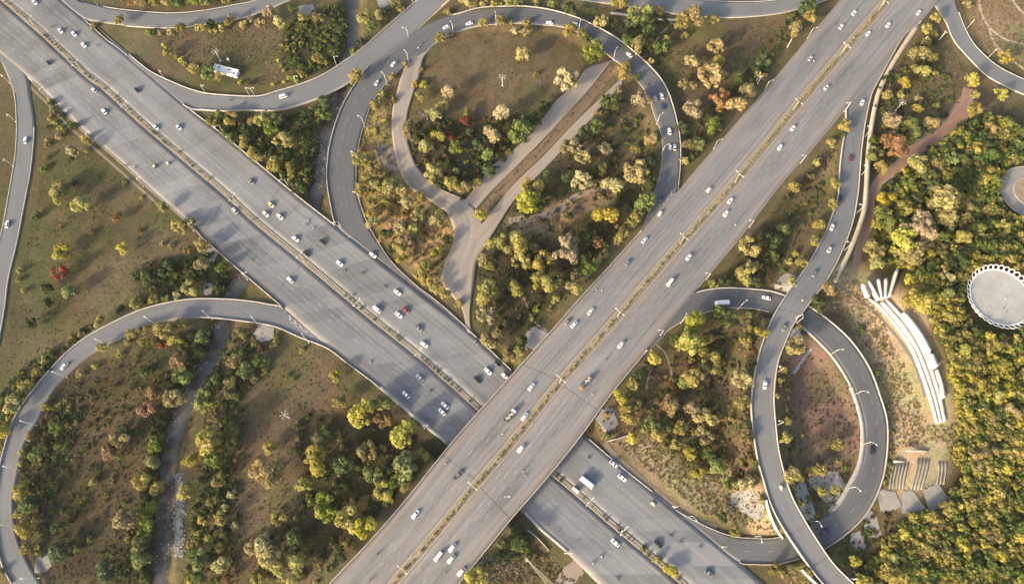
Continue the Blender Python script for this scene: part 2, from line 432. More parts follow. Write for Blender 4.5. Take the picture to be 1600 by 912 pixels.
# loop road L at lower left
road('L', 'loop_road', [(560, 580), (500, 532), (442, 481), (425, 476), (400, 471), (360, 467), (307, 466), (267, 471), (223, 482), (180, 501), (133, 527), (93, 561), (55, 604), (23, 651), (7, 698), (-3, 740), (-9, 790), (-6, 840), (4, 885), (20, 915), (40, 960)],
     [(592, 606), (583, 598), (540, 566), (510, 544), (467, 527), (433, 512), (400, 505), (333, 497), (300, 497), (262, 501), (233, 508), (183, 531), (143, 553), (110, 581), (85, 607), (55, 662), (36, 698), (27, 741), (20, 781), (25, 835), (43, 878), (62, 911), (85, 955)],
     [(0, 0), (.15, 0), (.25, .4), (1, .8)], M['asph_ramp'], 0.045, thick=1.0)
# loop road H at right
road('H', 'loop_road', [(1025, 530), (1042, 508), (1080, 463), (1117, 452), (1150, 451), (1200, 455), (1230, 464), (1260, 477), (1297, 503), (1330, 534), (1357, 574), (1374, 618), (1385, 658), (1385, 705), (1377, 751), (1357, 795), (1327, 828), (1290, 855), (1265, 866), (1243, 873), (1211, 880), (1180, 880), (1153, 876), (1110, 841), (1060, 800), (1020, 768)],
     [(1005, 555), (1030, 534), (1042, 517), (1067, 501), (1097, 489), (1133, 481), (1170, 481), (1200, 486), (1230, 497), (1257, 511), (1280, 531), (1307, 561), (1333, 604), (1348, 648), (1352, 688), (1347, 725), (1333, 755), (1307, 795), (1263, 821), (1240, 833), (1215, 840), (1198, 842), (1179, 841), (1150, 839), (1120, 830), (1090, 816), (1053, 795), (1018, 767)],
     [(0, 6.2), (.1, 5.8), (.26, 5.0), (.4, 3.2), (.55, 1.2), (.7, .3), (.8, 0), (1, 0)], M['asph_dark'], 0.055, thick=0.9)
# flyover K at right
road('K', 'flyover_road', [(1458, 0), (1420, 50), (1375, 105), (1325, 165), (1322, 190), (1315, 233), (1311, 270), (1309, 305), (1300, 335), (1288, 365), (1267, 404), (1253, 425), (1225, 465), (1207, 495), (1193, 529), (1183, 562), (1177, 592), (1173, 627), (1175, 665), (1183, 718), (1192, 750), (1201, 781), (1212, 806), (1228, 833), (1260, 880), (1285, 912), (1320, 950)],
     [(1468, 0), (1436, 38), (1413, 56), (1393, 90), (1377, 120), (1363, 147), (1353, 190), (1347, 233), (1344, 270), (1341, 304), (1333, 347), (1317, 391), (1293, 437), (1263, 477), (1240, 508), (1227, 537), (1217, 563), (1212, 592), (1210, 625), (1212, 655), (1217, 700), (1225, 735), (1238, 775), (1259, 814), (1279, 846), (1303, 880), (1333, 910), (1370, 945)],
     [(0, 1.6), (.15, 2.7), (.29, 4.6), (.40, 7.4), (.5, 10.2), (.6, 9.6), (.72, 8.2), (.84, 7.2), (1, 5.6)], M['asph_ramp'], 0.04, thick=1.2)
road('D', 'slip_road', [(60, -55), (117, -2), (133, 3), (167, 12), (217, 18), (267, 21), (317, 17), (367, 8), (400, 1), (450, -20)], [(80, -12), (128, 27), (147, 33), (200, 40), (267, 43), (317, 38), (367, 30), (400, 21), (433, 8), (490, -18)], flat0, M['asph_ramp'], 0.03)
road('E', 'service_road', [(880, -35), (950, -20), (1033, -8), (1090, -1), (1133, 3), (1200, 2), (1250, -8), (1300, -28)], [(860, -14), (913, 0), (967, 7), (1033, 17), (1067, 23), (1133, 27), (1200, 23), (1250, 13), (1310, -6)], flat0, M['asph_ramp'], 0.02)
road('F', 'park_road', [(1440, -30), (1455, 0), (1477, 33), (1490, 63), (1513, 90), (1540, 117), (1567, 133), (1600, 148), (1660, 172)], [(1482, -50), (1493, 0), (1503, 30), (1517, 60), (1533, 80), (1560, 103), (1600, 123), (1660, 146)], [(0, 1.2), (.3, .6), (1, .2)], M['asph_ramp'], 0.06)
road('G', 'slip_road', [(-40, 50), (-8, 85), (2, 97), (13, 123), (22, 150), (25, 187), (25, 213), (22, 250), (13, 302), (5, 347), (-4, 385), (-14, 440), (-26, 510)], [(20, 100), (36, 114), (44, 125), (48, 157), (53, 187), (53, 217), (48, 267), (41, 305), (27, 377), (13, 437), (7, 484), (-4, 545)], flat0, M['asph_ramp'], 0.03)
# old roads on the island
road('C', 'old_island_road', [(640, 97), (630, 110), (620, 143), (613, 173), (612, 207), (616, 235), (622, 262), (640, 293), (670, 312), (700, 337), (709, 371), (694, 414), (692, 444), (720, 478), (727, 504), (731, 519)], [(680, 72), (663, 87), (655, 120), (647, 143), (637, 177), (635, 207), (640, 230), (650, 257), (667, 277), (690, 296), (735, 318), (757, 350), (763, 377), (747, 404), (740, 444), (735, 480), (734, 500), (737, 521)], [(0, .9), (.2, .1), (1, .1)], M['asph_old'], 0.02, thick=0.4)
road('C1', 'old_island_road', [(957, 93), (917, 107), (900, 130), (867, 160), (833, 205), (800, 236), (767, 261), (745, 290), (715, 325)], [(950, 102), (925, 135), (900, 163), (850, 217), (800, 267), (770, 297), (745, 326), (735, 345)], [(0, .1), (1, .1)], M['asph_old'], 0.0, thick=0.3)
road('C2', 'old_island_road', [(974, 119), (940, 152), (900, 190), (850, 243), (800, 291), (757, 345), (735, 370)], [(971, 134), (945, 160), (923, 187), (867, 247), (820, 296), (800, 318), (772, 362), (757, 385)], [(0, .1), (1, .1)], M['asph_old'], 0.035, thick=0.3)
for key in ('C', 'C1', 'C2'): ROADS[key]['fill'] = False

# kerbs, parapets and median edges: parts of the road they stand on
def frac(P, a, b):
    n = len(P); return P[int(a * (n - 1)):max(int(b * (n - 1)) + 1, int(a * (n - 1)) + 3)]
def parapet(key, side, a, b, w=0.45, h=0.85, name='parapet', mat='concrete', off=0.0):
    P = ROADS[key]['L' if side == 'L' else 'R']
    s = 1 if side == 'L' else -1
    return strip(name, frac(P, a, b), w, h, M[mat], ROADS[key]['obj'], off=s * (w / 2 + 0.02 + off))
def t_of(key, side, px, py):
    P = ROADS[key][side]; q = G(px, py, 0)
    return int(np.argmin((P[:, 0] - q.x) ** 2 + (P[:, 1] - q.y) ** 2)) / (len(P) - 1)
def par_px(key, side, p0, p1, **kw):
    a, b = sorted((t_of(key, side, *p0), t_of(key, side, *p1)))
    return parapet(key, side, a, b, **kw)
par_px('SEu', 'R', (300, 173), (525, 352), h=0.8)
par_px('SEu', 'R', (128, 27), (200, 88), h=0.3, name='kerb')
par_px('SEu', 'R', (735, 517), (797, 576), h=0.5)
par_px('SEu', 'R', (918, 683), (1020, 766), h=0.3, name='kerb')
par_px('SEl', 'L', (48, 128), (300, 356), h=0.2, name='kerb', w=0.35)
par_px('SEl', 'L', (302, 357), (440, 480), h=0.85)
par_px('SEl', 'L', (592, 607), (697, 694), h=0.2, name='kerb', w=2.2)
par_px('SEl', 'L', (820, 804), (885, 864), h=0.2, name='kerb', w=1.6)
for s, kk in (('L', 'SEm'), ('R', 'SEm')):
    parapet('SEm', s, 0, 1, w=0.40, h=0.12, name='kerb')
    parapet('NEm', s, 0, 1, w=0.55, h=0.12, name='kerb')
strip('worn_edge_line', ROADS['SEl']['R'], 0.9, 0.03, M['yellow_line'], ROADS['SEl']['obj'], off=1.2)
par_px('NEl', 'L', (440, 1000), (1000, 364), w=0.5, h=0.9)
par_px('NEl', 'L', (1062, 296), (1420, -120), w=0.3, h=0.2, name='kerb')
par_px('NEr', 'R', (640, 1003), (1005, 553), w=0.5, h=0.9)
par_px('NEr', 'R', (1082, 460), (1320, 171), w=0.3, h=0.2, name='kerb')
par_px('A', 'L', (200, 84), (653, 0), w=0.4, h=0.8)
par_px('A', 'R', (294, 167), (572, 108), w=0.6, h=0.8)
par_px('B', 'L', (527, 353), (575, 106), w=0.5, h=0.9)
par_px('B', 'L', (700, 26), (1056, 300), w=0.45, h=0.8)
par_px('B', 'R', (735, 517), (556, 283), w=0.35, h=0.35, name='kerb')
par_px('B', 'R', (556, 283), (1000, 361), w=0.3, h=0.2, name='kerb')
par_px('L', 'L', (442, 481), (20, 912), w=0.5, h=0.8)
par_px('L', 'R', (592, 606), (400, 505), w=0.5, h=0.8)
par_px('L', 'R', (400, 505), (310, 497), w=0.5, h=0.8)
par_px('H', 'L', (1080, 463), (1290, 855), w=0.6, h=0.8)
par_px('H', 'L', (1290, 855), (1155, 878), w=0.5, h=0.8)
par_px('H', 'R', (1030, 534), (1198, 486), w=0.4, h=0.5)
par_px('H', 'R', (1225, 495), (1333, 604), w=1.6, h=0.25, name='walkway')
par_px('H', 'R', (1335, 607), (1300, 800), w=2.2, h=0.25, name='walkway')
par_px('H', 'R', (1263, 821), (1055, 796), w=0.4, h=0.4)
par_px('K', 'L', (1325, 165), (1320, 950), w=0.5, h=0.9)
par_px('K', 'R', (1436, 38), (1370, 945), w=0.5, h=0.9)
for s in 'LR':
    parapet('G', s, 0.24, 1, w=0.5, h=0.25, name='kerb')
    parapet('D', s, 0.3, 1, w=0.6, h=0.3, name='kerb')
    parapet('E', s, 0, 1, w=0.5, h=0.3, name='kerb')
    parapet('F', s, 0.25, 1, w=0.6, h=0.3, name='kerb')
par_px('C', 'R', (667, 277), (735, 318), w=0.4, h=0.3, name='kerb')

# lane markings: flat paint a little above the asphalt
def dashes(key, lanes, a=0.0, b=1.0, on=3.2, gap=6.5, w=0.17, zoff=0.03, start=0, sub=5):
    r = ROADS[key]; A, B, u = r['L'], r['R'], r['u']
    V, F = [], []
    for d, from_left in lanes:
        s = a * u[-1] + random.random() * 5
        while s < b * u[-1] - on:
            pts = []
            for ss in (s, s + on):
                la = np.array([np.interp(ss, u, A[:, k]) for k in range(3)]); lb = np.array([np.interp(ss, u, B[:, k]) for k in range(3)])
                wid = np.linalg.norm(lb - la)
                f = d / wid if from_left else 1 - d / wid
                c = la * (1 - f) + lb * f; x = (lb - la) / wid * w / 2
                pts += [c - x, c + x]
            n = len(V)
            V += [p + np.array((0, 0, zoff)) for p in pts]; F.append((n, n + 1, n + 3, n + 2))
            s += on + gap
    me = fast_mesh('lane_markings', np.array(V), np.array(F), M['paint'])
    o = obj('lane_markings', me, r['obj']); o['kind'] = 'stuff'
dashes('SEl', [(1.2 + 3.6 * k, False) for k in range(1, 6)], w=0.26)
dashes('SEu', [(1.0 + 3.6 * k, True) for k in range(1, 6)], w=0.16)
dashes('NEl', [(1.2 + 3.6 * k, False) for k in range(1, 5)], w=0.22)
dashes('NEr', [(1.2 + 3.6 * k, True) for k in range(1, 5)], w=0.22)
for key, w_ in (('A', 5.2), ('B', 6.5), ('L', 5.5), ('H', 5.5), ('K', 5.6)):
    dashes(key, [(w_, True)], 0.1, 0.95, 3, 9, 0.15)
# worn dividing line where A and B run side by side
pl = GA(resample([(580, 100), (615, 74), (650, 46), (697, 4), (730, -25)], 30), np.linspace(0.4, 0.9, 30) + 0.08)
strip('divider_line', pl, 1.6, 0.02, M['yellow_line'], ROADS['A']['obj'])
def hatching(key, tip, a_end, b_end, n, hf, lift):
    V, F = [], []
    for k in range(n):
        t0, t1 = (k + .45) / n, (k + .8) / n
        for q0, q1 in (((0.5), 0.0), ((0.5), 1.0)):
            def pt(t_, s_):
                x = tip[0] + ((a_end[0] - tip[0]) * (1 - s_) + (b_end[0] - tip[0]) * s_) * t_
                y = tip[1] + ((a_end[1] - tip[1]) * (1 - s_) + (b_end[1] - tip[1]) * s_) * t_
                return G(x, y, hf(x, y) + lift)
            i0 = len(V); V += [pt(t0, q0), pt(t0 + .12, q1), pt(t1 + .02, q1), pt(t1 - .1, q0)]
            F.append((i0, i0 + 1, i0 + 2, i0 + 3))
    o = obj('gore_hatching', mesh('gore_hatching', V, F, M['paint']), ROADS[key]['obj'])
hatching('NEl', (1012, 351), (1055, 303), (1049, 300), 7, hNE, 0.10)
hatching('SEl', (500, 535), (446, 486), (430, 489), 7, lambda x, y: 0.0, 0.08)
# expansion joints across the decks
def joint(key, pl_, pr_, w=0.34):
    r = ROADS[key]; i = int(round(t_of(key, 'L', *pl_) * (len(r['L']) - 1))); j = int(round(t_of(key, 'R', *pr_) * (len(r['R']) - 1)))
    a, b = Vector(r['L'][i]), Vector(r['R'][j])
    x = (b - a).normalized(); n = Vector((-x.y, x.x, 0)) * w / 2
    z = Vector((0, 0, 0.022))
    me = mesh('expansion_joint', [a - n + z, a + n + z, b + n + z, b - n + z], [(0, 3, 2, 1)], M['joint'])
    obj('expansion_joint', me, r['obj'])
joint('NEl', (695, 712), (742, 752)); joint('NEr', (752, 766), (792, 802))
joint('NEl', (818, 574), (868, 600)); joint('NEr', (880, 606), (925, 640))
joint('K', (1228, 832), (1250, 822)); joint('K', (1260, 880), (1288, 868)); joint('K', (1205, 492), (1245, 504)); joint('K', (1246, 440), (1285, 450))
joint('SEl', (318, 372), (352, 306)); joint('SEl', (425, 466), (472, 408)); joint('SEu', (470, 400), (517, 345)); joint('SEu', (400, 342), (440, 285))
joint('SEu', (425, 362), (475, 312)); joint('SEl', (375, 424), (415, 362))

# ------------------------------------------------------------------ creek course
CRK_C = [(575, -70), (556, -20), (551, 10), (551, 50), (546, 85), (535, 125), (516, 190), (505, 250), (496, 300), (470, 350), (425, 395), (372, 445), (352, 490), (345, 525), (325, 570), (302, 608), (281, 655), (266, 708), (259, 760), (255, 820), (251, 880), (250, 930), (248, 990)]
CRK_W = [4, 4, 4, 4.2, 4.2, 4.5, 4.5, 4.5, 5, 6, 6, 5, 4.5, 4.5, 4.5, 4.5, 4.5, 4, 4, 4.2, 4.2, 4.5, 4.5]
crk = GA(resample(CRK_C, 260), -3.4)
crk_w = np.interp(np.linspace(0, 1, 260), np.linspace(0, 1, len(CRK_W)), CRK_W) * 0.82 * (1 + 0.22 * np.sin(np.arange(260) * 0.9) * np.sin(np.arange(260) * 0.23))

# ------------------------------------------------------------------ terrain
def axis(lo, hi, step, far):
    core = np.arange(lo, hi + step / 2, step)
    a, s, out1, out2 = hi, step, [], []
    while a < far:
        s *= 1.5; a += s; out1.append(a)
    a, s = lo, step
    while a > -far:
        s *= 1.5; a -= s; out2.append(a)
    return np.array(out2[::-1] + list(core) + out1)
GX, GY = axis(-372, 372, 1.6, 6000), axis(-42, 372, 1.6, 6000)
XX, YY = np.meshgrid(GX, GY, indexing='ij')
P2 = np.stack([XX.ravel(), YY.ravel()], 1)
def lattice_noise(x, y, sc, seed):
    r = np.random.default_rng(seed).random((256, 256))
    u, v = x / sc, y / sc
    i, j = np.floor(u).astype(int), np.floor(v).astype(int)
    f, g = u - i, v - j
    f, g = f * f * (3 - 2 * f), g * g * (3 - 2 * g)
    a = r[i % 256, j % 256]; b = r[(i + 1) % 256, j % 256]; c = r[i % 256, (j + 1) % 256]; e = r[(i + 1) % 256, (j + 1) % 256]
    return (a * (1 - f) + b * f) * (1 - g) + (c * (1 - f) + e * f) * g
def poly_dist(poly, Q):
    """signed distance to a polygon in metres, negative inside"""
    poly = np.asarray(poly)
    d2 = np.full(len(Q), 1e12); inside = np.zeros(len(Q), bool)
    for k in range(len(poly)):
        a, b = poly[k], poly[(k + 1) % len(poly)]
        ab = b - a; t = np.clip(((Q - a) @ ab) / (ab @ ab + 1e-9), 0, 1)
        d2 = np.minimum(d2, ((Q - (a + t[:, None] * ab)) ** 2).sum(1))
        cond = (a[1] > Q[:, 1]) != (b[1] > Q[:, 1])
        inside ^= cond & (Q[:, 0] < (b[0] - a[0]) * (Q[:, 1] - a[1]) / (b[1] - a[1] + 1e-12) + a[0])
    d_ = np.sqrt(d2); return np.where(inside, -d_, d_)
def gpoly(pts, h=0): return np.array([G(x, y, h)[:2] for x, y in pts])
nz = lambda sc, seed: lattice_noise(P2[:, 0] + 5000, P2[:, 1] + 5000, sc, seed)
base = -0.35 - 0.25 * nz(9, 1) - 0.3 * nz(31, 2)
sm = lambda x: np.clip(x, 0, 1) ** 2 * (3 - 2 * np.clip(x, 0, 1))
HILL = gpoly([(1440, 470), (1486, 560), (1497, 660), (1475, 740), (1440, 850), (1420, 1000), (1900, 1000), (1900, 420), (1600, 420), (1520, 430)], 5)
base = base + 7.5 * sm(1 - poly_dist(HILL, P2) / 34.0)
Z = base.copy()
clamp = np.full(len(P2), 1e9)
for key, r in ROADS.items():
    C, hw = r['C'], r['hw']
    # denser samples
    n2 = int(r['u'][-1] / 2) + 2
    t2 = np.linspace(0, r['u'][-1], n2)
    c2 = np.stack([np.interp(t2, r['u'], C[:, k]) for k in range(3)], 1); h2 = np.interp(t2, r['u'], hw)
    mg = 26
    lo, hi = c2[:, :2].min(0) - mg - h2.max(), c2[:, :2].max(0) + mg + h2.max()
    idx = np.where((P2[:, 0] > lo[0]) & (P2[:, 0] < hi[0]) & (P2[:, 1] > lo[1]) & (P2[:, 1] < hi[1]))[0]
    for s in range(0, len(idx), 20000):
        ii = idx[s:s + 20000]
        dd = np.sqrt(((P2[ii][:, None, :] - c2[None, :, :2]) ** 2).sum(2)) - h2[None, :]
        k = dd.argmin(1); dm = dd[np.arange(len(ii)), k]; zr = c2[k, 2]
        if r['fill']:
            zf = zr - 0.42 - np.maximum(0, dm - 1.2) * 0.62
            zf[dm > 24] = -99
            Z[ii] = np.maximum(Z[ii], zf)
        if r['footprint']:
            ins = dm < 1.9
            clamp[ii[ins]] = np.minimum(clamp[ii[ins]], zr[ins] - 0.42)
Z = np.minimum(Z, clamp)
# creek bed and banks
cd = np.full(len(P2), 1e9); cwid = np.zeros(len(P2))
near = np.where((P2[:, 0] < 60) & (P2[:, 0] > -330) & (P2[:, 1] > -80) & (P2[:, 1] < 420))[0]
for s in range(0, len(near), 20000):
    ii = near[s:s + 20000]
    dd = np.sqrt(((P2[ii][:, None, :] - crk[None, :, :2]) ** 2).sum(2)) - crk_w[None, :]
    cd[ii] = dd.min(1)
bank = -3.9 + np.maximum(0, cd) * 0.62 + 0.5 * nz(5, 9)
Z = np.minimum(Z, np.where(cd < 40, np.maximum(bank, -3.9), 1e9))
ZG = Z.reshape(XX.shape)
def tz(x, y):
    i = np.clip(np.searchsorted(GX, x) - 1, 0, len(GX) - 2); j = np.clip(np.searchsorted(GY, y) - 1, 0, len(GY) - 2)
    f = (x - GX[i]) / (GX[i + 1] - GX[i]); g = (y - GY[j]) / (GY[j + 1] - GY[j])
    return (ZG[i, j] * (1 - f) + ZG[i + 1, j] * f) * (1 - g) + (ZG[i, j + 1] * (1 - f) + ZG[i + 1, j + 1] * f) * g
# what grows or lies on the ground: colour of turf and soil by area
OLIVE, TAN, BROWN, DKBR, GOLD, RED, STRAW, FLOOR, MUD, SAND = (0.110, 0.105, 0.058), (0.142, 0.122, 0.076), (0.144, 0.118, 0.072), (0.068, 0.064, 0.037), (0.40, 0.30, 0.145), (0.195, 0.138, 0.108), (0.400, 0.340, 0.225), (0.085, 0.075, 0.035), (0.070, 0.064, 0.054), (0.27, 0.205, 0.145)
colr = np.tile(np.array((0.135, 0.118, 0.066)), (len(P2), 1))
wob = (nz(14, 21) - 0.5) * 14 + (nz(5, 22) - 0.5) * 6
ZONES = [
    (OLIVE, 5, [(60, 150), (300, 340), (360, 430), (300, 465), (180, 495), (60, 590), (0, 640), (-60, 640), (-60, 150)]),
    (TAN, 12, [(180, 390), (300, 360), (280, 440), (120, 560), (60, 540)]),
    (DKBR, 8, [(200, 430), (340, 400), (390, 440), (370, 470), (240, 470)]),
    (TAN, 4, [(170, 55), (440, 25), (440, 100), (400, 140), (260, 120), (200, 85)]),
    (OLIVE, 8, [(360, 70), (430, 70), (430, 120), (360, 125)]),
    (BROWN, 4, [(660, 70), (720, 45), (880, 50), (960, 95), (900, 120), (820, 200), (760, 260), (650, 260), (640, 180)]),
    (GOLD, 4, [(570, 200), (600, 170), (650, 290), (720, 350), (700, 460), (640, 430), (570, 330), (560, 260)]),
    (DKBR, 6, [(640, 190), (760, 180), (830, 190), (760, 270), (690, 300), (640, 260)]),
    (DKBR, 8, [(760, 360), (850, 300), (960, 260), (1030, 240), (1020, 320), (900, 450), (800, 560), (740, 480)]),
    (SAND, 4, [(800, 345), (850, 330), (960, 285), (1000, 290), (880, 350), (850, 375), (800, 365)]),
    (BROWN, 5, [(1060, 60), (1240, 30), (1180, 140), (1080, 260), (1060, 200), (1010, 110)]),
    (DKBR, 6, [(30, 640), (110, 590), (290, 510), (340, 510), (280, 640), (240, 912), (80, 912), (40, 800)]),
    ((0.098, 0.082, 0.050), 8, [(120, 640), (220, 600), (240, 760), (180, 850), (100, 760)]),
    (BROWN, 5, [(390, 560), (470, 535), (590, 610), (700, 700), (600, 820), (500, 912), (370, 912), (380, 700)]),
    (DKBR, 6, [(470, 640), (620, 650), (700, 710), (560, 860), (440, 880), (470, 760)]),
    (BROWN, 5, [(960, 600), (1040, 530), (1180, 490), (1170, 700), (1190, 800), (1080, 800), (940, 690)]),
    (STRAW, 5, [(960, 690), (1010, 680), (1100, 740), (1190, 760), (1215, 830), (1130, 825), (1060, 790)]),
    (RED, 4, [(1235, 530), (1290, 545), (1340, 640), (1345, 700), (1320, 760), (1240, 750), (1225, 640)]),
    (STRAW, 6, [(1275, 430), (1345, 420), (1440, 500), (1490, 640), (1470, 740), (1400, 780), (1395, 640), (1340, 520)]),
    (BROWN, 5, [(1180, 330), (1300, 200), (1305, 300), (1260, 390), (1190, 440), (1120, 440)]),
    (TAN, 8, [(1430, 130), (1500, 90), (1600, 155), (1600, 220), (1520, 190), (1440, 260)]),
    ((0.25, 0.205, 0.125), 8, [(1505, -40), (1700, -40), (1700, 130), (1575, 100), (1520, 40)]),
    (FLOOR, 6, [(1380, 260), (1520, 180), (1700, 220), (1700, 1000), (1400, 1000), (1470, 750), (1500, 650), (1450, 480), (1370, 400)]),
    (DKBR, 6, [(320, 180), (500, 170), (500, 300), (460, 290), (350, 210)]),
    (DKBR, 5, [(440, 40), (540, 10), (530, 110), (470, 125), (440, 110)]),
    (TAN, 5, [(730, 870), (880, 880), (900, 912), (720, 912)]),
    (BROWN, 3, [(1100, 860), (1240, 890), (1280, 920), (1200, 915)]),
]
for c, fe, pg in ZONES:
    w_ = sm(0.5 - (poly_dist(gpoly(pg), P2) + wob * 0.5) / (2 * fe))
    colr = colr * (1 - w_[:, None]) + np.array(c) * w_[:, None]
# creek mud
w_ = sm((2.0 - cd) / 4)[:, None]
colr = colr * (1 - w_) + np.array(MUD) * w_
n1, n2_, n3 = nz(22, 31), nz(7, 32), nz(60, 33)
colr = colr * (0.70 + 0.6 * (0.5 * n1 + 0.3 * n2_ + 0.2 * n3))[:, None]
gm = sm((nz(17, 35) * 0.6 + nz(6, 36) * 0.4 - 0.45) * 5)[:, None] * 0.55
colr = colr * (1 - gm) + colr * np.array((0.72, 0.98, 0.62)) * gm
rm = sm((nz(26, 37) * 0.6 + nz(8, 38) * 0.4 - 0.52) * 6)[:, None] * 0.4
colr = colr * (1 - rm) + colr * np.array((1.22, 1.0, 0.86)) * rm

def ground_mat():
    m = NT('turf_and_soil')
    c = m.n('Attribute', attribute_name='soil').outputs['Color']
    p = m.pos()
    a, b, f = m.noise(p, 0.10, 5, 0.65), m.noise(p, 0.45, 5, 0.7), m.noise(p, 1.6, 4, 0.7)
    k = m.math('ADD', m.math('MULTIPLY', a, 0.8), m.math('ADD', m.math('MULTIPLY', b, 0.9), m.math('MULTIPLY', f, 0.6)))
    k = m.ramp(k, 0.75, 1.6, 0.62, 1.42)
    cc = m.n('CombineColor')
    for i in range(3): m.l(k, cc.inputs[i])
    c2 = m.mix(1.0, c, cc.outputs[0], 'MULTIPLY')
    dry = m.ramp(m.noise(p, 0.22, 5, 0.7), 0.52, 0.68, 0, 0.55)
    c2 = m.mix(dry, c2, m.mix(1.0, c2, (1.30, 1.14, 0.9), 'MULTIPLY'))
    m.bump(m.math('ADD', b, f), 0.9, 0.6)
    return m.done(c2, 0.95, 0.1)
ni, nj = len(GX), len(GY)
i, j = np.meshgrid(np.arange(ni - 1), np.arange(nj - 1), indexing='ij')
q = (i * nj + j).ravel()
gme = fast_mesh('ground', np.column_stack([P2, Z]), np.stack([q, q + nj, q + nj + 1, q + 1], 1), ground_mat())
gme.polygons.foreach_set('use_smooth', np.ones(len(gme.polygons), bool))
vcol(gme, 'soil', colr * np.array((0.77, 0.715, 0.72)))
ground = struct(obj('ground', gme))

# water in the creek
def water_mat():
    m = NT('creek_water')
    p = m.pos()
    c = m.mix(m.ramp(m.noise(p, 0.15, 4, 0.6), 0.3, 0.7), (0.045, 0.043, 0.038), (0.085, 0.079, 0.068))
    m.bump(m.noise(p, 1.2, 3), 0.2, 0.1)
    return m.done(c, 0.25, 0.5)
t = np.gradient(crk[:, :2], axis=0); t /= np.linalg.norm(t, axis=1)[:, None]
nn = np.stack([-t[:, 1], t[:, 0]], 1) * (crk_w + 0.8)[:, None]
wl, wr = crk.copy(), crk.copy()
wl[:, :2] += nn; wr[:, :2] -= nn
r = np.arange(259)
struct(obj('creek_water', fast_mesh('creek_water', np.vstack([wl, wr]), np.stack([r, r + 260, r + 261, r + 1], 1), water_mat())))

# footpaths and tracks laid on the ground
def path(name, pts, w, mat, z=0.05, n=60, h=0, cols=4):
    """draped ribbon"""
    p = resample(pts, n)
    c = GA(p, h)
    for _ in range(2):
        hz = np.array([tz(a[0], a[1]) for a in c]); c = GA(p, hz)
    t_ = np.gradient(c[:, :2], axis=0); t_ /= np.linalg.norm(t_, axis=1)[:, None] + 1e-9
    nr = np.stack([-t_[:, 1], t_[:, 0]], 1)
    ww = np.asarray(w if not isinstance(w, (int, float)) else [w, w], float)
    ww = np.interp(np.linspace(0, 1, n), np.linspace(0, 1, len(ww)), ww) / 2 * (1 + 0.25 * (rng.random(n) - 0.5))
    V = []
    for s in np.linspace(-1, 1, cols + 1):
        a = c.copy(); a[:, :2] += nr * (ww * s)[:, None]
        a[:, 2] = [tz(q[0], q[1]) + z for q in a]
        V.append(a)
    V = np.stack(V, 1).reshape(-1, 3)
    k = cols + 1
    ii, jj = np.meshgrid(np.arange(n - 1), np.arange(cols), indexing='ij')
    q = (ii * k + jj).ravel()
    me = fast_mesh(name, V, np.stack([q, q + k, q + k + 1, q + 1], 1), mat)
    u = np.concatenate([[0], np.cumsum(np.linalg.norm(np.diff(c[:, :2], axis=0), axis=1))])
    vid = np.empty(len(me.loops), np.int32); me.loops.foreach_get('vertex_index', vid)
    vv = np.outer(ww, np.linspace(0, 2, k))
    uvv = np.stack([np.repeat(u, k), vv.ravel()], 1)
    me.uv_layers.new(name='UVMap').data.foreach_set('uv', uvv[vid].astype(np.float32).ravel())
    e = np.minimum(vv, 2 * ww[:, None] - vv).astype(np.float32)
    me.attributes.new('edge', 'FLOAT', 'POINT').data.foreach_set('value', e.ravel())
    return struct(obj(name, me))
SANDP = tile(1200, 0, [(705, 115), (640, 210), (572, 320), (522, 430), (492, 560), (472, 720), (462, 900)]) + tile(1200, 304, [(455, 60), (438, 120), (390, 250), (312, 408)])
path('red_earth_path', tile(1200, 0, [(940, 415), (930, 470), (880, 560), (760, 660), (680, 715), (600, 790), (530, 840), (490, 910)]) + [(1355, 345), (1340, 400), (1335, 430)], [6, 11, 14, 9, 8, 6, 5, 8, 6, 4], M['redpath'], 0.08, 80)
path('footpath', tile(0, 0, [(130, 395), (210, 475), (330, 600), (460, 712), (560, 800), (680, 905), (740, 960)]), 1.5, M['brownpath'], 0.08)
path('footpath', tile(800, 0, [(610, 275), (650, 240), (690, 170), (720, 140), (752, 108)]), 1.5, M['track'], 0.08)
path('footpath', tile(1400, 0, [(780, -20), (800, 120), (870, 250), (990, 350), (1080, 390), (1200, 412), (1300, 420)], 6), 1.8, M['sandpath'], 0.08)
path('footpath', tile(1400, 0, [(870, 260), (920, 400), (1000, 490), (1080, 555), (1200, 650), (1300, 700)], 6), 1.6, M['sandpath'], 0.09)
path('footpath', tile(1400, 0, [(1080, -20), (1150, 80), (1210, 130), (1290, 170)], 6), 2.2, M['sandpath'], 0.08)
path('dirt_track', [(908, 884), (897, 890), (885, 905), (870, 930), (850, 960)], [8, 8, 7, 7], M['track'], 0.12, 30)
path('dirt_track', [(795, 345), (850, 338), (885, 318), (905, 305), (950, 292)], [4, 5, 4, 2.5], M['track'], 0.08, 40)
path('footpath', tile(800, 304, [(675, 700), (715, 740), (740, 800), (760, 910)]), 0.9, M['track'], 0.08)
path('footpath', tile(800, 304, [(660, 760), (645, 840), (630, 910)]), 1.6, M['track'], 0.08)
path('footpath', tile(800, 304, [(40, 450), (70, 520), (100, 590), (165, 640)]), 0.8, M['track'], 0.08)
path('footpath', tile(1140, 470, [(700, 900), (780, 800), (860, 680), (950, 560)], 7.475), 1.8, M['grey_slab'], 0.08, 30)
path('drain', tile(1200, 304, [(285, 415), (330, 430), (400, 470), (500, 552), (600, 662), (680, 780), (715, 870), (735, 950)]), 1.5, M['asph_dark'], 0.10, 70)
path('brown_earth_strip', [(958, 108), (930, 140), (900, 176), (850, 230), (800, 278), (770, 312), (750, 337)], [5, 7, 7, 6.5, 6, 6, 2.5], M['earth_strip'], 0.14, 50)
